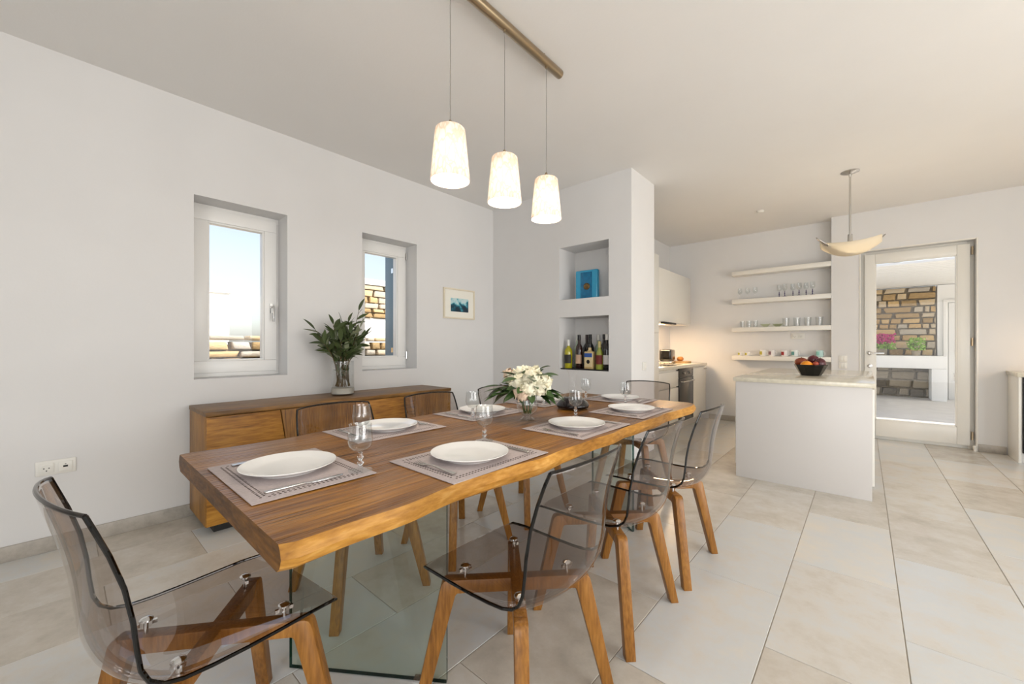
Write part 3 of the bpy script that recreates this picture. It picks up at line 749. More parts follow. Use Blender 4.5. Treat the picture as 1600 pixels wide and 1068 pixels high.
for yy in (1.141-1.497, 0, 1.852-1.497):
    zb = 1.878-CZ
    s_ = link('shade', sh_m, pd, (0, yy, zb)); link('lamp_cap', cap_m, s_); link('light_bulb', bulb_m, s_)
    MB().tube([(0, yy, -.060), (.0008, yy, -.35), (0, yy, zb+.266)], .0016, 6).build('cable', 'cable', pd)
    MB().lathe([(0, 0), (.006, 0), (.006, .012), (0, .012)], 10, (0, yy, -.069)).build('cable_grip', 'brushed_brass', pd)
    lo = add_light('pendant_light', 'POINT', (0, yy, zb+.07), 4.5, (1, .86, .68), .02); lo.parent = pd

# ================================================================== bowl lamp over the island
def bowl_mat():
    m, n, l = new_mat('opal'); n.remove(n['Principled BSDF'])
    df = n.new('ShaderNodeBsdfDiffuse'); tl = n.new('ShaderNodeBsdfTranslucent'); df.inputs[0].default_value = lin('FAF4E6'); tl.inputs[0].default_value = lin('FFF6E4')
    mx = n.new('ShaderNodeMixShader'); mx.inputs[0].default_value = .6; l.new(df.outputs[0], mx.inputs[1]); l.new(tl.outputs[0], mx.inputs[2])
    l.new(mx.outputs[0], n['Material Output'].inputs[0])
bowl_mat()
bl = thing('bowl_lamp', 'hanging opal glass bowl lamp with metal rod above the kitchen island', 'lamp', (-.10, 5.0, CZ))
MB().lathe([(0, 0), (.072, 0), (.072, -.006), (.040, -.020), (.014, -.026), (.010, -.05), (0, -.05)], 28).build('canopy', 'steel', bl, sharp=50)
MB().tube([(0, 0, -.04), (0, 0, -.66)], .008, 12).build('rod', 'steel', bl)
MB().lathe([(0, -.60), (.018, -.60), (.020, -.69), (.026, -.70), (.026, -.72), (0, -.72)], 16).build('rod_holder', 'steel', bl)
def dish(i, j):     # curved oval dish, long axis along X, ends swept up
    x = (i-.5)*2; y = (j-.5)*2
    return (.225*x, .185*y*(1-.55*x*x), -.805+.100*abs(x)**2.1+.100*y*y*(1-.5*x*x))
g1 = MB().grid(dish, 24, 12).build('opal_dish', 'opal', bl, sharp=80); g1.rotation_euler = (0, 0, .0)
so_ = g1.modifiers.new('t', 'SOLIDIFY'); so_.thickness = .006
def wing(i, j):
    x = (i-.5)*2; y = (j-.5)*2
    return (.285*x, .055*y*(1-.85*x*x), -.788+.165*abs(x)**1.9+.010*y*y)
g2 = MB().grid(wing, 24, 6).build('metal_wing', 'steel', bl, sharp=80); g2.rotation_euler = (0, 0, .50)
so_ = g2.modifiers.new('t', 'SOLIDIFY'); so_.thickness = .003
MB().sphere((0, 0, -.745), .022, 14, 8).build('light_bulb', 'bulb', bl)
lo = add_light('bowl_light', 'POINT', (0, 0, -.715), 8, (1, .88, .70), .03); lo.parent = bl
# small round detector on the ceiling
sm = thing('ceiling_detector', 'small round white detector on the kitchen ceiling', 'detector', (-.958, 5.712, CZ))
MB().lathe([(0, 0), (.040, 0), (.042, -.012), (.030, -.024), (0, -.026)], 24).build('detector_case', 'plastic_white', sm)

# ================================================================== things in the wall niches
plain('blue_glass', '2FA3CF', .12, coat=.5); plain('deep_blue', '12719F', .15, noise=.25, nscale=30); plain('bronze', '7A6340', .35, .8, noise=.3, nscale=60)
bx_ = thing('blue_glass_ornament', 'upright turquoise blue glass block with round bronze medallion in the upper niche', 'ornament', (-2.200, 3.70, 1.636), math.radians(4))
MB().box(-.128, .128, -.025, .030, 0, .315).build('glass_block', 'blue_glass', bx_, .012, 3)
MB().box(-.065, .065, -.030, -.0252, .004, .292).build('centre_panel', 'deep_blue', bx_, .002)
md = MB().lathe([(0, 0), (.036, 0), (.036, .006), (.028, .012), (.022, .008), (0, .012)], 24); md.xform(Matrix.Translation((.008, -.030, .140)) @ Matrix.Rotation(PI/2, 4, 'X'))
md.build('medallion', 'bronze', bx_)
tr_ = MB().box(-2.436, -1.867, YE+.012, YE+.300, .9002, .912)
tag(tr_.build('niche_tray', 'black_matte', None, .002), 'flat black tray under the bottles in the lower niche', 'tray')
def bottle_profile(kind):
    if kind == 'wine': return [(0, 0), (.036, 0), (.038, .004), (.038, .185), (.033, .205), (.016, .232), (.0145, .295), (.0155, .296), (.0155, .308), (0, .308)]
    if kind == 'spirit': return [(0, 0), (.038, 0), (.040, .004), (.040, .150), (.036, .172), (.015, .195), (.0135, .235), (.016, .236), (.016, .262), (0, .262)]
    if kind == 'tall': return [(0, 0), (.033, 0), (.035, .004), (.035, .170), (.030, .20), (.015, .225), (.0145, .285), (.0165, .287), (.0165, .305), (0, .305)]
    return [(0, 0), (.034, 0), (.036, .004), (.034, .11), (.028, .15), (.014, .185), (.013, .22), (.0155, .222), (.0155, .245), (0, .245)]
BOT = [  # px-derived x, y, kind, body colour, cap, label colour, label text, sq
    (-2.375, 3.605, 'spirit', 'A9A21B', 'D8D8D2', '2A2620', 'tall clear bottle of yellow liqueur with a dark label, leftmost in the lower niche'),
    (-2.345, 3.735, 'tall', 'AEBBAA', 'C9C9C4', None, 'clear empty-looking bottle behind the yellow liqueur in the lower niche'),
    (-2.255, 3.625, 'tall', '2A120C', '101010', 'C9A98E', 'dark red-brown bottle with a pale label beside the yellow liqueur'),
    (-2.235, 3.750, 'wine', '140C0A', '2A0D10', None, 'black wine bottle at the back left of the lower niche'),
    (-2.165, 3.700, 'wine', '0D0A0A', '0A0A0A', None, 'tallest black bottle standing mid-row in the lower niche'),
    (-2.115, 3.605, 'square', 'CDB37E', '1B1B1B', '27509A', 'squat square amber bottle with a blue and cream label in the lower niche'),
    (-2.100, 3.755, 'tall', '8FA08B', 'DAD8D0', None, 'pale green glass bottle behind the squat amber one'),
    (-2.010, 3.715, 'wine', '161210', '0A0A0A', None, 'dark bottle with a black cap right of the pale green one'),
    (-2.000, 3.600, 'small', '97A040', 'C9B878', '6B2018', 'small yellow-green bottle with a gold cap in the lower niche'),
    (-1.925, 3.612, 'tall', '120D0E', 'D9D6D0', 'D3D0CC', 'dark bottle with a white label at the right of the lower niche'),
    (-1.895, 3.735, 'wine', '0F0B0C', 'C8C5C0', None, 'dark bottle with a pale cap in the back right corner of the niche')]
for k, (x, y, kd, bc, cc, lc, lab) in enumerate(BOT):
    bt = thing('liquor_bottle', lab, 'bottle', (x, y, .9122), group='bottles in the lower wall niche'); bt.scale = (1.06, 1.06, 1.16)
    plain('bottle_body_%d' % k, bc, .08, coat=.5); plain('bottle_cap_%d' % k, cc, .35)
    if kd == 'square':
        MB().box(-.048, .048, -.030, .030, 0, .155).build('bottle_body', 'bottle_body_%d' % k, bt, .008, 3)
        MB().lathe([(.030, .155), (.018, .168), (.016, .19), (0, .19)], 16).build('neck', 'bottle_body_%d' % k, bt)
        MB().lathe([(0, .19), (.019, .19), (.019, .222), (0, .222)], 16).build('bottle_cap', 'bottle_cap_%d' % k, bt)
        plain('bottle_label_%d' % k, lc, .6); plain('bottle_label2_%d' % k, 'D9C79B', .6)
        MB().box(-.042, .042, -.0315, -.0302, .105, .140).build('label_band', 'bottle_label_%d' % k, bt)
        MB().box(-.042, .042, -.0315, -.0302, .020, .104).build('front_label', 'bottle_label2_%d' % k, bt)
        MB().lathe([(0, 0), (.018, 0), (.018, .0006), (0, .0006)], 18).xform(Matrix.Translation((0, -.0316, .065)) @ Matrix.Rotation(PI/2, 4, 'X')).build('label_roundel', 'bottle_cap_%d' % k, bt)
    else:
        pr = bottle_profile(kd); cut = [p for p in pr if p[1] < pr[-3][1]-.0005]
        MB().lathe(cut+[(0, cut[-1][1])], 22).build('bottle_body', 'bottle_body_%d' % k, bt, sharp=50)
        zc = cut[-1][1]; r_ = pr[-2][0]
        MB().lathe([(0, zc-.03), (r_, zc-.03), (r_, pr[-1][1]), (0, pr[-1][1])], 16).build('bottle_cap', 'bottle_cap_%d' % k, bt)
        if lc:
            plain('bottle_label_%d' % k, lc, .6); R_ = max(p[0] for p in pr)+.0006
            MB().lathe([(R_, .045), (R_+.0004, .045), (R_+.0004, .125), (R_, .125), (R_, .045)], 20, a0=-PI*.9, a1=-PI*.1).build('front_label', 'bottle_label_%d' % k, bt)

# ================================================================== kitchen
# tall cabinet beside the niche wall
tc_ = thing('tall_cabinet', 'tall white kitchen cabinet mostly hidden behind the niche wall', 'cabinet', (-2.15, 4.41, 0))
MB().box(-.295, .295, -.335, .325, .10, 2.235).build('cabinet_body', 'lacquer', tc_, .002)
MB().box(-.295, .25, -.325, .315, 0, .10).build('toe_kick', 'lacquer_grey', tc_)
MB().box(.296, .314, -.333, .323, .105, 1.30).build('door', 'lacquer', tc_, .002)
MB().box(.296, .314, -.333, .323, 1.305, 2.233).build('door', 'lacquer', tc_, .002)
# base units
KX = -1.85
dr = thing('drawer_cabinet', 'white base cabinet with three wide drawers left of the oven', 'cabinet', (-2.15, 5.10, 0))
MB().box(-.295, .278, -.355, .345, .10, .845).build('cabinet_body', 'lacquer', dr)
MB().box(-.295, .23, -.355, .345, 0, .10).build('toe_kick', 'lacquer_grey', dr)
for z0, z1 in ((.105, .36), (.375, .60), (.615, .815)):
    q = MB().box(.280, .298, -.353, .343, z0, z1).build('drawer_front', 'lacquer', dr, .002)
    MB().box(.270, .296, .320, .343, z1+.001, z1+.013).build('recess_grip', 'black_matte', q)
ov = thing('built_in_oven', 'dark built-in oven with steel handle under the white worktop', 'oven', (-2.15, 5.755, 0))
MB().box(-.295, .280, -.296, .296, .10, .845).build('oven_housing', 'lacquer', ov)
MB().box(-.295, .23, -.296, .296, 0, .10).build('toe_kick', 'lacquer_grey', ov)
MB().box(.281, .302, -.290, .290, .72, .842).build('control_panel', 'oven_glass', ov, .002)
odo = MB().box(.281, .306, -.290, .290, .125, .715).build('oven_door', 'oven_glass', ov, .003)
MB().tube([(.306, -.23, .665), (.335, -.23, .665), (.335, .23, .665), (.306, .23, .665)], .009, 10).build('door_handle', 'steel', odo)
for yy in (-.12, .12):
    kn = MB().lathe([(0, 0), (.018, 0), (.016, .02), (0, .02)], 16); kn.xform(Matrix.Translation((.302, yy, .78)) @ Matrix.Rotation(PI/2, 4, 'Y')); kn.build('control_knob', 'steel', ov)
bc_ = thing('base_cabinet', 'white base cabinet with one plain door right of the oven', 'cabinet', (-2.15, 6.365, 0))
MB().box(-.295, .278, -.308, .305, .10, .845).build('cabinet_body', 'lacquer', bc_)
MB().box(-.295, .23, -.308, .305, 0, .10).build('toe_kick', 'lacquer_grey', bc_)
q = MB().box(.280, .298, -.306, .305, .105, .825).build('door', 'lacquer', bc_, .002)
MB().tube([(.298, .20, .80), (.322, .20, .80), (.322, .28, .80), (.298, .28, .80)], .006, 8).build('door_handle', 'steel', q)
ct = MB().box(-2.447, -1.835, 4.745, 6.69, .8455, .888)
tag(ct.build('kitchen_worktop', 'worktop', None, .004), 'pale stone worktop above the oven along the kitchen wall', 'worktop')
up = thing('wall_cabinet', 'white wall cabinet with warm light under it above the toaster', 'cabinet', (-2.25, 5.68, 1.47))
MB().box(-.197, .165, -.92, .93, 0, .74).build('cabinet_body', 'lacquer', up)
for y0, y1 in ((-.92, -.435), (-.43, .93)): MB().box(.167, .187, y0, y1, .012, .738).build('door', 'lacquer', up, .002)
MB().box(.167, .215, -.25, .22, -.016, .010).build('hood_visor', 'black_matte', up, .003)
plain('light_strip', 'FFFFFF', .5, emit='FFC98A', estr=6)
MB().box(-.06, .02, -.10, .30, -.008, -.0005).build('light_strip', 'light_strip', up)
lo = add_light('undercabinet_light', 'AREA', (-.02, .1, -.012), 24, (1, .70, .42), (.5, .08)); aim(lo, (0, 0, -1)); lo.parent = up
hb = thing('glass_hob', 'thin black glass hob set in the worktop beside the toaster', 'hob', (-2.14, 5.45, .8884))
MB().box(-.25, .25, -.29, .24, 0, .006).build('hob_glass', 'black_gloss', hb, .002)
for ax, ay in ((-.11, -.13), (-.11, .12), (.11, -.13), (.11, .12)): MB().lathe([(.070, .0062), (.074, .0062), (.074, .0066), (.070, .0066), (.070, .0062)], 24, (ax, ay, 0)).build('cooking_zone', 'steel', hb)
to = thing('toaster', 'black toaster with chrome base on the kitchen worktop', 'toaster', (-2.24, 6.10, .8884), math.radians(8))
MB().box(-.085, .085, -.15, .15, .035, .205).build('toaster_body', 'black_gloss', to, .025, 4)
MB().box(-.090, .090, -.155, .155, .008, .036).build('chrome_base', 'chrome', to, .006)
for xx in (-.035, .035): MB().box(xx-.012, xx+.012, -.11, .11, .2045, .2075).build('bread_slot', 'black_matte', to)
MB().box(-.012, .012, .150, .168, .13, .15).build('lever', 'chrome', to, .003)
for xx in (-.07, .07):
    for yy in (-.13, .13): MB().lathe([(0, 0), (.012, 0), (.012, .009), (0, .009)], 10, (xx, yy, 0)).build('foot', 'black_matte', to)
wood('light_board', [(.3, 'B98F58'), (.5, 'CFA871'), (.7, 'DDBB88')], 'Y', 12, 8, .5, .05)
cb = MB().prism([(.14*math.cos(a)*(1.0), .20*math.sin(a)) for a in [2*PI*k/24 for k in range(24)]], 'Z', 0, .018).build('chopping_board', 'light_board', None, .003, loc=(-2.16, 6.475, .8884))
tag(cb, 'oval wooden chopping board right of the toaster', 'board')
plain('bread', 'B5793A', .75, noise=.3, nscale=25, bump=.4, bscale=60)
bd_ = thing('bread_loaf', 'brown bread loaf lying on the chopping board', 'bread', (-2.17, 6.46, .9072), math.radians(12))
MB().sphere((0, 0, .0375), .05, 18, 10, (1.0, 2.1, .75)).build('crust', 'bread', bd_)
for yy in (-.045, 0, .045): MB().sphere((0, yy, .0690), .010, 8, 5, (3.0, .7, .6)).build('score_mark', 'light_board', bd_)

# shelves on the kitchen back wall
ZS = [2.250, 1.832, 1.419, 1.003]
names = ['topmost empty white wall shelf in the kitchen', 'second white wall shelf holding stemmed glasses', 'third white wall shelf holding tumblers and glass bowls', 'lowest white wall shelf holding coloured cups']
for z, nm in zip(ZS, names):
    o = MB().box(-1.474, -.320, YD-.01, YB, z-.062, z).build('wall_shelf', 'lacquer', None, .003)
    tag(o, nm, 'shelf', 'white wall shelves in the kitchen')
def make_wine(name, stem_mat, h=.17):
    o = thing(name, '', 'wine glass')
    k = h/.17
    MB().lathe([(0, 0), (.030, 0), (.030, .003), (.006, .008), (.0045, .03), (.008, .042), (.0045, .055), (.005, .075), (0, .078)], 18).build('stem', stem_mat, o, sharp=60)
    MB().lathe([(0, .0775), (.012, .080), (.026, .095), (.031, .115), (.030, .14), (.026, h), (.025, h), (.0288, .14), (.0298, .115), (.025, .097), (0, .082)], 22).build('bowl', 'thin_glass', o, sharp=60)
    return o
plain('purple_stem', '3A2C5E', .12, coat=.4)
w0 = make_wine('wine_glass', 'crystal'); w1 = make_wine('wine_glass', 'purple_stem', .175)
def sx(px, y):       # world x on the shelf for a photo column at depth y
    r = (px-800)/623; yw = math.atan(550/623); s_, c_ = math.sin(yw), math.cos(yw)
    return y*(-s_+r*c_)/(c_+r*s_)
ordn = ['first', 'second', 'third', 'fourth', 'fifth', 'sixth', 'seventh', 'eighth']
for k, px_ in enumerate((1156, 1168, 1180)): place(w0, k, (sx(px_, 6.69), 6.69, ZS[1]+.0002), 0, 'clear stemmed wine glass on the second shelf, %s from the left' % ordn[k], 'clear wine glasses on the second shelf')
for k, px_ in enumerate((1217.5, 1226, 1239, 1248.5, 1259.5, 1269.5)): place(w1, k, (sx(px_, 6.69-.05*(k % 2)), 6.69-.05*(k % 2), ZS[1]+.0002), 0, 'purple-stemmed wine glass on the second shelf, %s purple one from the left' % ordn[k], 'purple-stemmed glasses on the second shelf')
def make_tumbler(r, h):
    o = thing('tumbler', '', 'tumbler')
    MB().lathe([(0, .006), (r*.80, .006), (r*.96, h), (r, h), (r*.86, 0), (0, 0)][::-1], 22).build('glass_wall', 'thin_glass', o, sharp=50)
    MB().lathe([(r*.955, h-.004), (r*1.004, h-.004), (r*1.004, h), (r*.955, h), (r*.955, h-.004)], 22).build('rim', 'crystal', o)
    return o
t0 = make_tumbler(.033, .095); t1 = make_tumbler(.043, .115)
for k, px_ in enumerate((1160, 1170, 1180)): place(t0, k, (sx(px_, 6.68), 6.68, ZS[2]+.0002), 0, 'small clear tumbler on the third shelf, %s from the left' % ordn[k], 'small tumblers on the third shelf')
for k, px_ in enumerate((1228, 1245, 1262, 1280)): place(t1, k, (sx(px_, 6.69), 6.69, ZS[2]+.0002), 0, 'larger clear tumbler on the third shelf, %s large one from the left' % ordn[k], 'large tumblers on the third shelf')
def make_bowl():
    o = thing('glass_bowl', '', 'bowl')
    MB().lathe([(0, 0), (.028, 0), (.032, .006), (.055, .030), (.062, .042), (.059, .042), (.052, .031), (.029, .010), (0, .008)], 24).build('bowl_wall', 'green_glass', o, sharp=50)
    MB().lathe([(.058, .040), (.0625, .040), (.0625, .043), (.058, .043), (.058, .040)], 24).build('rim', 'crystal', o); return o
b0_ = make_bowl()
for k, px_ in enumerate((1199, 1211)): place(b0_, k, (sx(px_, 6.665+.07*k)+(-.025 if k == 0 else .03), 6.665+.07*k, ZS[2]+.0002), 0, ['low clear glass bowl on the third shelf, left of two', 'low clear glass bowl on the third shelf, right of two'][k], 'glass bowls on the third shelf')
def mug(px_, y, col, r, h, label, stripe=None):
    o = thing('cup', label, 'cup', (sx(px_, y), y, ZS[3]+.0002), math.radians(-20), 'coloured cups on the lowest shelf')
    nm = 'cup_' + col
    if nm not in MATS: plain(nm, col, .2, coat=.3)
    MB().lathe([(0, 0), (r*.8, 0), (r, .01), (r, h), (r*.93, h), (r*.93, .012), (0, .010)], 22).build('cup_wall', nm, o, sharp=50)
    pts = [(r*.97+.020*math.sin(a), 0, h*.5+.45*h*-math.cos(a)*.7) for a in [PI*k/8 for k in range(9)]]
    MB().tube(pts, .004, 8).build('handle', 'porcelain', o)
    if stripe:
        if 'cup_'+stripe not in MATS: plain('cup_'+stripe, stripe, .25)
        MB().lathe([(r+.0004, h*.25), (r+.0008, h*.25), (r+.0008, h*.8), (r+.0004, h*.8), (r+.0004, h*.25)], 22, a0=-2.9, a1=-1.3).build('painted_band', 'cup_'+stripe, o)
mug(1157, 6.68, 'F0EEE6', .033, .055, 'small white cup with olive-yellow band, leftmost on the lowest shelf', 'B0A83A')
mug(1168, 6.68, 'F2F0EA', .033, .055, 'small white cup with olive-yellow band, second on the lowest shelf', 'B5AE45')
mug(1192, 6.68, 'F1EFEA', .040, .085, 'white mug with yellow band on the lowest shelf', 'C2B548')
mug(1206, 6.68, 'F2EFEC', .040, .085, 'white mug with mauve pattern on the lowest shelf', '8A6A74')
mug(1226, 6.68, 'F0ECEA', .040, .080, 'white mug with red pattern on the lowest shelf', 'A32430')
mug(1242, 6.68, 'E9F0EE', .040, .085, 'white mug with teal pattern on the lowest shelf', '5E9E9C')
mug(1281, 6.68, 'BFE0DC', .040, .085, 'pale turquoise mug behind the fruit bowl on the lowest shelf', '8CC9C2')

# island
isl = thing('kitchen_island', 'white kitchen island with pale polished stone top', 'island', (-.405, 4.93, 0))
ox, oy = -.405, 4.93
MB().box(-.852-ox, .046-ox, 3.968-oy, 3.990-oy, 0, .838).build('end_panel', 'lacquer_grey', isl, .0015)
MB().box(-.845-ox, .040-ox, 3.991-oy, 5.86-oy, .10, .835).build('island_body', 'lacquer', isl)
MB().box(-.79-ox, -.02-ox, 4.02-oy, 5.83-oy, 0, .10).build('toe_kick', 'lacquer_grey', isl)
for k in range(3):
    y0 = 3.995+.62*k
    MB().box(.041-ox, .059-ox, y0-oy, y0+.612-oy, .105, .825).build('door', 'lacquer', isl, .002)
    MB().box(-.864-ox, -.846-ox, y0-oy, y0+.612-oy, .105, .825).build('door', 'lacquer', isl, .002)
MB().box(-.872-ox, .066-ox, 3.955-oy, 5.90-oy, .838, .872).build('stone_top', 'worktop', isl, .003)
# fruit bowl
fb = thing('fruit_bowl', 'black flared bowl standing on the kitchen island', 'bowl', (-.375, 4.66, .8724))
MB().lathe([(0, 0), (.075, 0), (.080, .004), (.105, .050), (.128, .098), (.124, .100), (.100, .052), (.074, .010), (0, .008)], 10).build('bowl_wall', 'black_gloss', fb, sharp=20)
MB().lathe([(.1235, .0985), (.1285, .0985), (.1285, .1025), (.1235, .1025), (.1235, .0985)], 10).build('rim', 'black_gloss', fb)
for nm, col, p, r, sc, lab in (('orange', 'F2960F', (-.025, -.072, .098), .044, (1.1, 1, .9), 'bright orange fruit at the front of the black bowl'),
        ('mango', '8E3B16', (-.072, .012, .122), .046, (1.2, 1, .95), 'rusty red fruit at the left of the black bowl'),
        ('plum', '4E1420', (.072, -.015, .112), .046, (.95, 1, 1.15), 'dark plum red fruit at the right of the black bowl'),
        ('pomegranate', '5C1A26', (.015, .065, .142), .048, (1, 1, .95), 'dark red round fruit on top of the fruit bowl'),
        ('apple', 'A8432A', (.042, -.072, .112), .024, (1, 1, .9), 'small reddish fruit beside the orange in the black bowl')):
    plain('fruit_'+nm, col, .35, noise=.18, nscale=18, coat=.2)
    o = thing('orange' if nm == 'orange' else 'fruit', lab, 'fruit', (-.375+p[0], 4.66+p[1], .8724+p[2]-r*sc[2]), group='fruit in the black bowl')
    MB().sphere((0, 0, r*sc[2]), r, 20, 12, sc).build('skin', 'fruit_'+nm, o)
    MB().lathe([(0, 0), (.004, 0), (.003, .008), (0, .008)], 8, (0, 0, 2*r*sc[2]-.003)).build('stalk', 'stem', o)

# run of units to the right of the door
rc = thing('base_cabinet', 'white base cabinet end panel at the right edge beside the glazed door', 'cabinet', (1.45, 6.42, 0))
MB().box(-.313, -.293, -.195, .195, 0, .845).build('end_panel', 'lacquer', rc, .002)
MB().box(-.292, 1.80, -.185, .195, .10, .845).build('cabinet_body', 'lacquer', rc)
MB().box(-.292, 1.80, -.14, .195, 0, .10).build('toe_kick', 'lacquer_grey', rc)
MB().box(-.288, .300, -.205, -.186, .10, .842).build('appliance_front', 'black_gloss', rc, .002, label='black glass appliance front')
for k in range(2): MB().box(.306+.6*k, .90+.6*k, -.205, -.186, .105, .842).build('door', 'lacquer', rc, .002)
wt = MB().box(1.125, 3.26, 6.20, YD, .8455, .888)
tag(wt.build('side_worktop', 'worktop', None, .004), 'pale stone worktop at the right edge beside the glazed door', 'worktop')
uc = thing('wall_cabinet', 'white wall cabinet added out of view right of the glazed door to hold a warm lamp', 'cabinet', (2.45, 6.44, 1.47))  # unseen cabinet, invented to carry the warm lamp beneath it
MB().box(-.80, .80, -.165, .178, 0, .74).build('cabinet_body', 'lacquer', uc)
for k in range(3): MB().box(-.80+.535*k, -.27+.535*k, -.187, -.167, 0, .738).build('door', 'lacquer', uc, .002)
MB().box(-.5, .5, -.05, .0, -.008, -.0005).build('light_strip', 'light_strip', uc)
lo = add_light('undercabinet_light', 'AREA', (-.35, 0, -.012), 10, (1, .66, .36), (.6, .06)); aim(lo, (0, 0, -1)); lo.parent = uc

# ================================================================== outside
r3 = random.Random(5)
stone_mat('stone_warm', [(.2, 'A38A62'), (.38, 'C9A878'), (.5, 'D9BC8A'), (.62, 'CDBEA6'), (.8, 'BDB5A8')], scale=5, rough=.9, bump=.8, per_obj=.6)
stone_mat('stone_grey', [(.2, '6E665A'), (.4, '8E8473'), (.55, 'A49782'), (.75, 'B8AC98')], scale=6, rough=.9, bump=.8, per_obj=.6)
plain('mortar', 'A99D88', .95, noise=.2)
plain('paving', 'CFCBC4', .7, noise=.06, nscale=4)
plain('ground', 'BDB39E', .95, noise=.15, nscale=2)
def stone_variants():
    out = []
    for k in range(8):
        m = MB().box(-.5, .5, -.5, .5, -.5, .5)
        m.v = [tuple(c*r3.uniform(.74, 1.0) for c in v) for v in m.v]
        me = m.mesh('stone', 'stone_warm', .07, 2, 50); out.append(me)
    return out
SV = stone_variants(); SVG = []
for me in SV:
    c = me.copy(); c.materials[0] = MATS['stone_grey']; SVG.append(c)
def stone_field(parent, a0, a1, z0, z1, depth, along, meshes, row=.12, wl=(.16, .42)):
    z = z0
    while z < z1-.02:
        h = min(r3.uniform(.75, 1.3)*row, z1-z); a = a0
        while a < a1-.02:
            w = min(r3.uniform(*wl)*r3.choice((.6, 1, 1, 1.2)), a1-a)
            o = link('stone', r3.choice(meshes), parent)
            pr = r3.uniform(-.015, .015)
            if along == 'Y': o.location = (pr, a+w/2, z+h/2); o.scale = (depth, w-.012, h-.010)
            else: o.location = (a+w/2, pr, z+h/2); o.scale = (w-.012, depth, h-.010)
            a += w
        z += h
struct('terrace_floor', MB().box(-3, 4, YB+.36, 13.2, -.16, -.02), 'paving')
struct('ground', MB().box(-70, 70, -60, 80, -.5, -.17), 'ground')
tw = thing('terrace_stone_wall', 'rough stone wall at the end of the terrace seen through the glazed door', 'wall', (0, 12.9, 0))
MB().box(-2.2, 1.20, .04, .30, -.02, 2.49).build('mortar_bed', 'mortar', tw)
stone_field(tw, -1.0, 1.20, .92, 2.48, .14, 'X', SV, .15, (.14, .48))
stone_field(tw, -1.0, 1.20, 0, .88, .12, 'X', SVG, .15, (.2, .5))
tn = thing('terrace_counter', 'white masonry counter before the terrace stone wall', 'counter', (0, 12.55, -.02))
MB().box(-1.6, 1.30, -.28, .27, .68, .95).build('counter_slab', 'ext_white', tn, .01)
MB().box(1.08, 1.30, -.28, .27, 0, .679).build('counter_leg', 'ext_white', tn, .006)
struct('wall_terrace', MB().box(1.215, 4.2, 12.83, 13.1, -.02, 2.49), 'ext_white')
od = bpy.data.objects.new('door_2', None); COL.objects.link(od); od.location = (1.80, 12.83, -.02); od['kind'] = 'structure'
MB().box(-.42, .42, -.04, -.001, 0, 2.1).build('door_leaf', 'pvc_white', od, .004)
MB().box(-.50, -.43, -.05, -.001, 0, 2.18).box(.43, .50, -.05, -.001, 0, 2.18).box(-.43, .43, -.05, -.001, 2.11, 2.18).build('door_frame', 'pvc_white', od, .004)
MB().tube([(-.33, -.045, 1.05), (-.33, -.09, 1.05), (-.20, -.09, 1.05)], .010, 8).build('door_handle', 'steel', od)
MB().box(-.35, .35, -.046, -.041, .42, .58).build('vent_grille', 'steel', od)
rf = thing('terrace_roof', 'white slatted boards roofing the terrace outside the glazed door', 'roof', (0, 0, 0))
for k in range(18): MB().box(-2.6, 4.0, 9.25+.21*k, 9.44+.21*k, 2.50, 2.54).build('roof_board', 'ext_white', rf, .004)
for xx in (-2.2, .4, 2.6): MB().box(xx-.05, xx+.05, 9.25, 13.05, 2.542, 2.70).build('rafter', 'ext_white', rf)
pt = thing('terrace_planter', 'pot of magenta blossom on the white terrace counter', 'plant', (.30, 12.45, .932))
MB().lathe([(0, 0), (.10, 0), (.14, .16), (.13, .16), (.09, .02), (0, .02)], 16, (-.05, 0, 0)).build('pot', 'stone_grey', pt)
plain('magenta', 'C02A7A', .6, noise=.3, nscale=20); plain('lime', '8FB84A', .6, noise=.3, nscale=20)
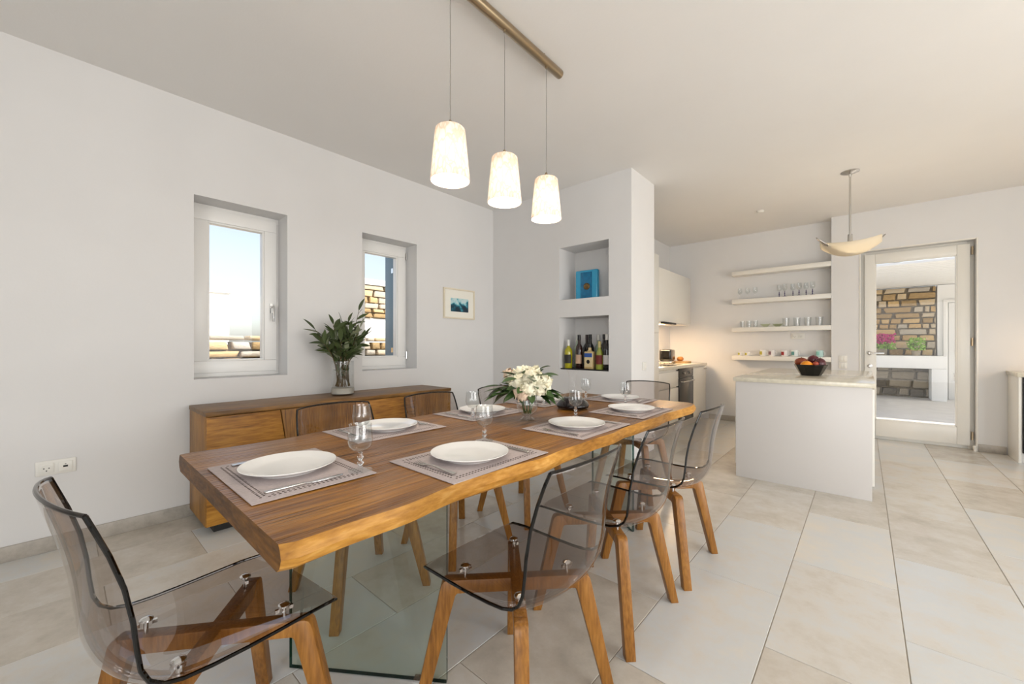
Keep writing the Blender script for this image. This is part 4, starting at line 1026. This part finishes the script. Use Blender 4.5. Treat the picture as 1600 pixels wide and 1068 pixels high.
def tuft(n, R, H, seed, mat, cz):
    q = random.Random(seed); m = MB()
    for k in range(n):
        a = q.uniform(0, 6.28); rr = R*math.sqrt(q.random()); z = cz+q.uniform(-.5, .5)*H
        c = Vector((rr*math.cos(a), rr*math.sin(a)*.7, z)); u = Vector((q.uniform(-1, 1), q.uniform(-1, 1), q.uniform(-1, 1))).normalized()*.03; v = u.orthogonal().normalized()*.018
        m.add([c-u, c+v, c+u, c-v], [(0, 1, 2, 3)])
    return m.mesh('tuft', mat)
o = link('magenta_blossom', tuft(420, .30, .22, 3, 'magenta', .38), pt, (-.05, 0, 0), kind='stuff')
o = link('green_leaves', tuft(300, .26, .16, 4, 'lime', .22), pt, (-.02, 0, 0), kind='stuff')
gp = thing('terrace_planter', 'pot of lime green grass on the white terrace counter', 'plant', (.86, 12.48, .932))
MB().lathe([(0, 0), (.06, 0), (.08, .11), (.074, .11), (.055, .01), (0, .01)], 16).build('pot', 'stone_grey', gp)
link('grass_leaves', tuft(220, .15, .26, 6, 'lime', .26), gp, kind='stuff')
# garden on the window side
gw = thing('garden_stone_wall', 'low sunlit dry-stone garden wall outside the two windows', 'wall', (-6.6, 0, -.17))
MB().box(-.30, -.02, -2.0, 6.0, 0, 1.34).build('wall_core', 'mortar', gw)
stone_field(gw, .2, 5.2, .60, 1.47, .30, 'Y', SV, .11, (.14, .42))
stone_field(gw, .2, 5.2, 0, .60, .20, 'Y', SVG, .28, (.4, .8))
nh = thing('neighbour_house', 'white house volume with stone upper wall seen through the second window', 'house', (-9.4, 6.2, -.17))
MB().box(-3, 0, -1.6, 3.0, 0, 2.02).build('white_wall', 'ext_white', nh)
uc_ = MB().box(-3, -.06, -1.6, 3.0, 2.02, 2.86).build('stone_band', 'mortar', nh)
stone_field(uc_, -1.6, 1.4, 2.03, 2.85, .14, 'Y', SV, .14, (.25, .6))
MB().box(-3.1, .10, -1.7, 3.1, 2.86, 3.0).build('roof_slab', 'ext_white', nh)
wh = thing('white_house', 'plain white house wall behind the garden wall through the first window', 'house', (-13, 2.0, -.17))
MB().box(-4, 0, -6, 1.05, 0, 2.75).build('house_wall', 'ext_white', wh)
MB().box(-4.05, .05, -6.05, 1.10, 2.75, 2.85).build('parapet', 'ext_white', wh)
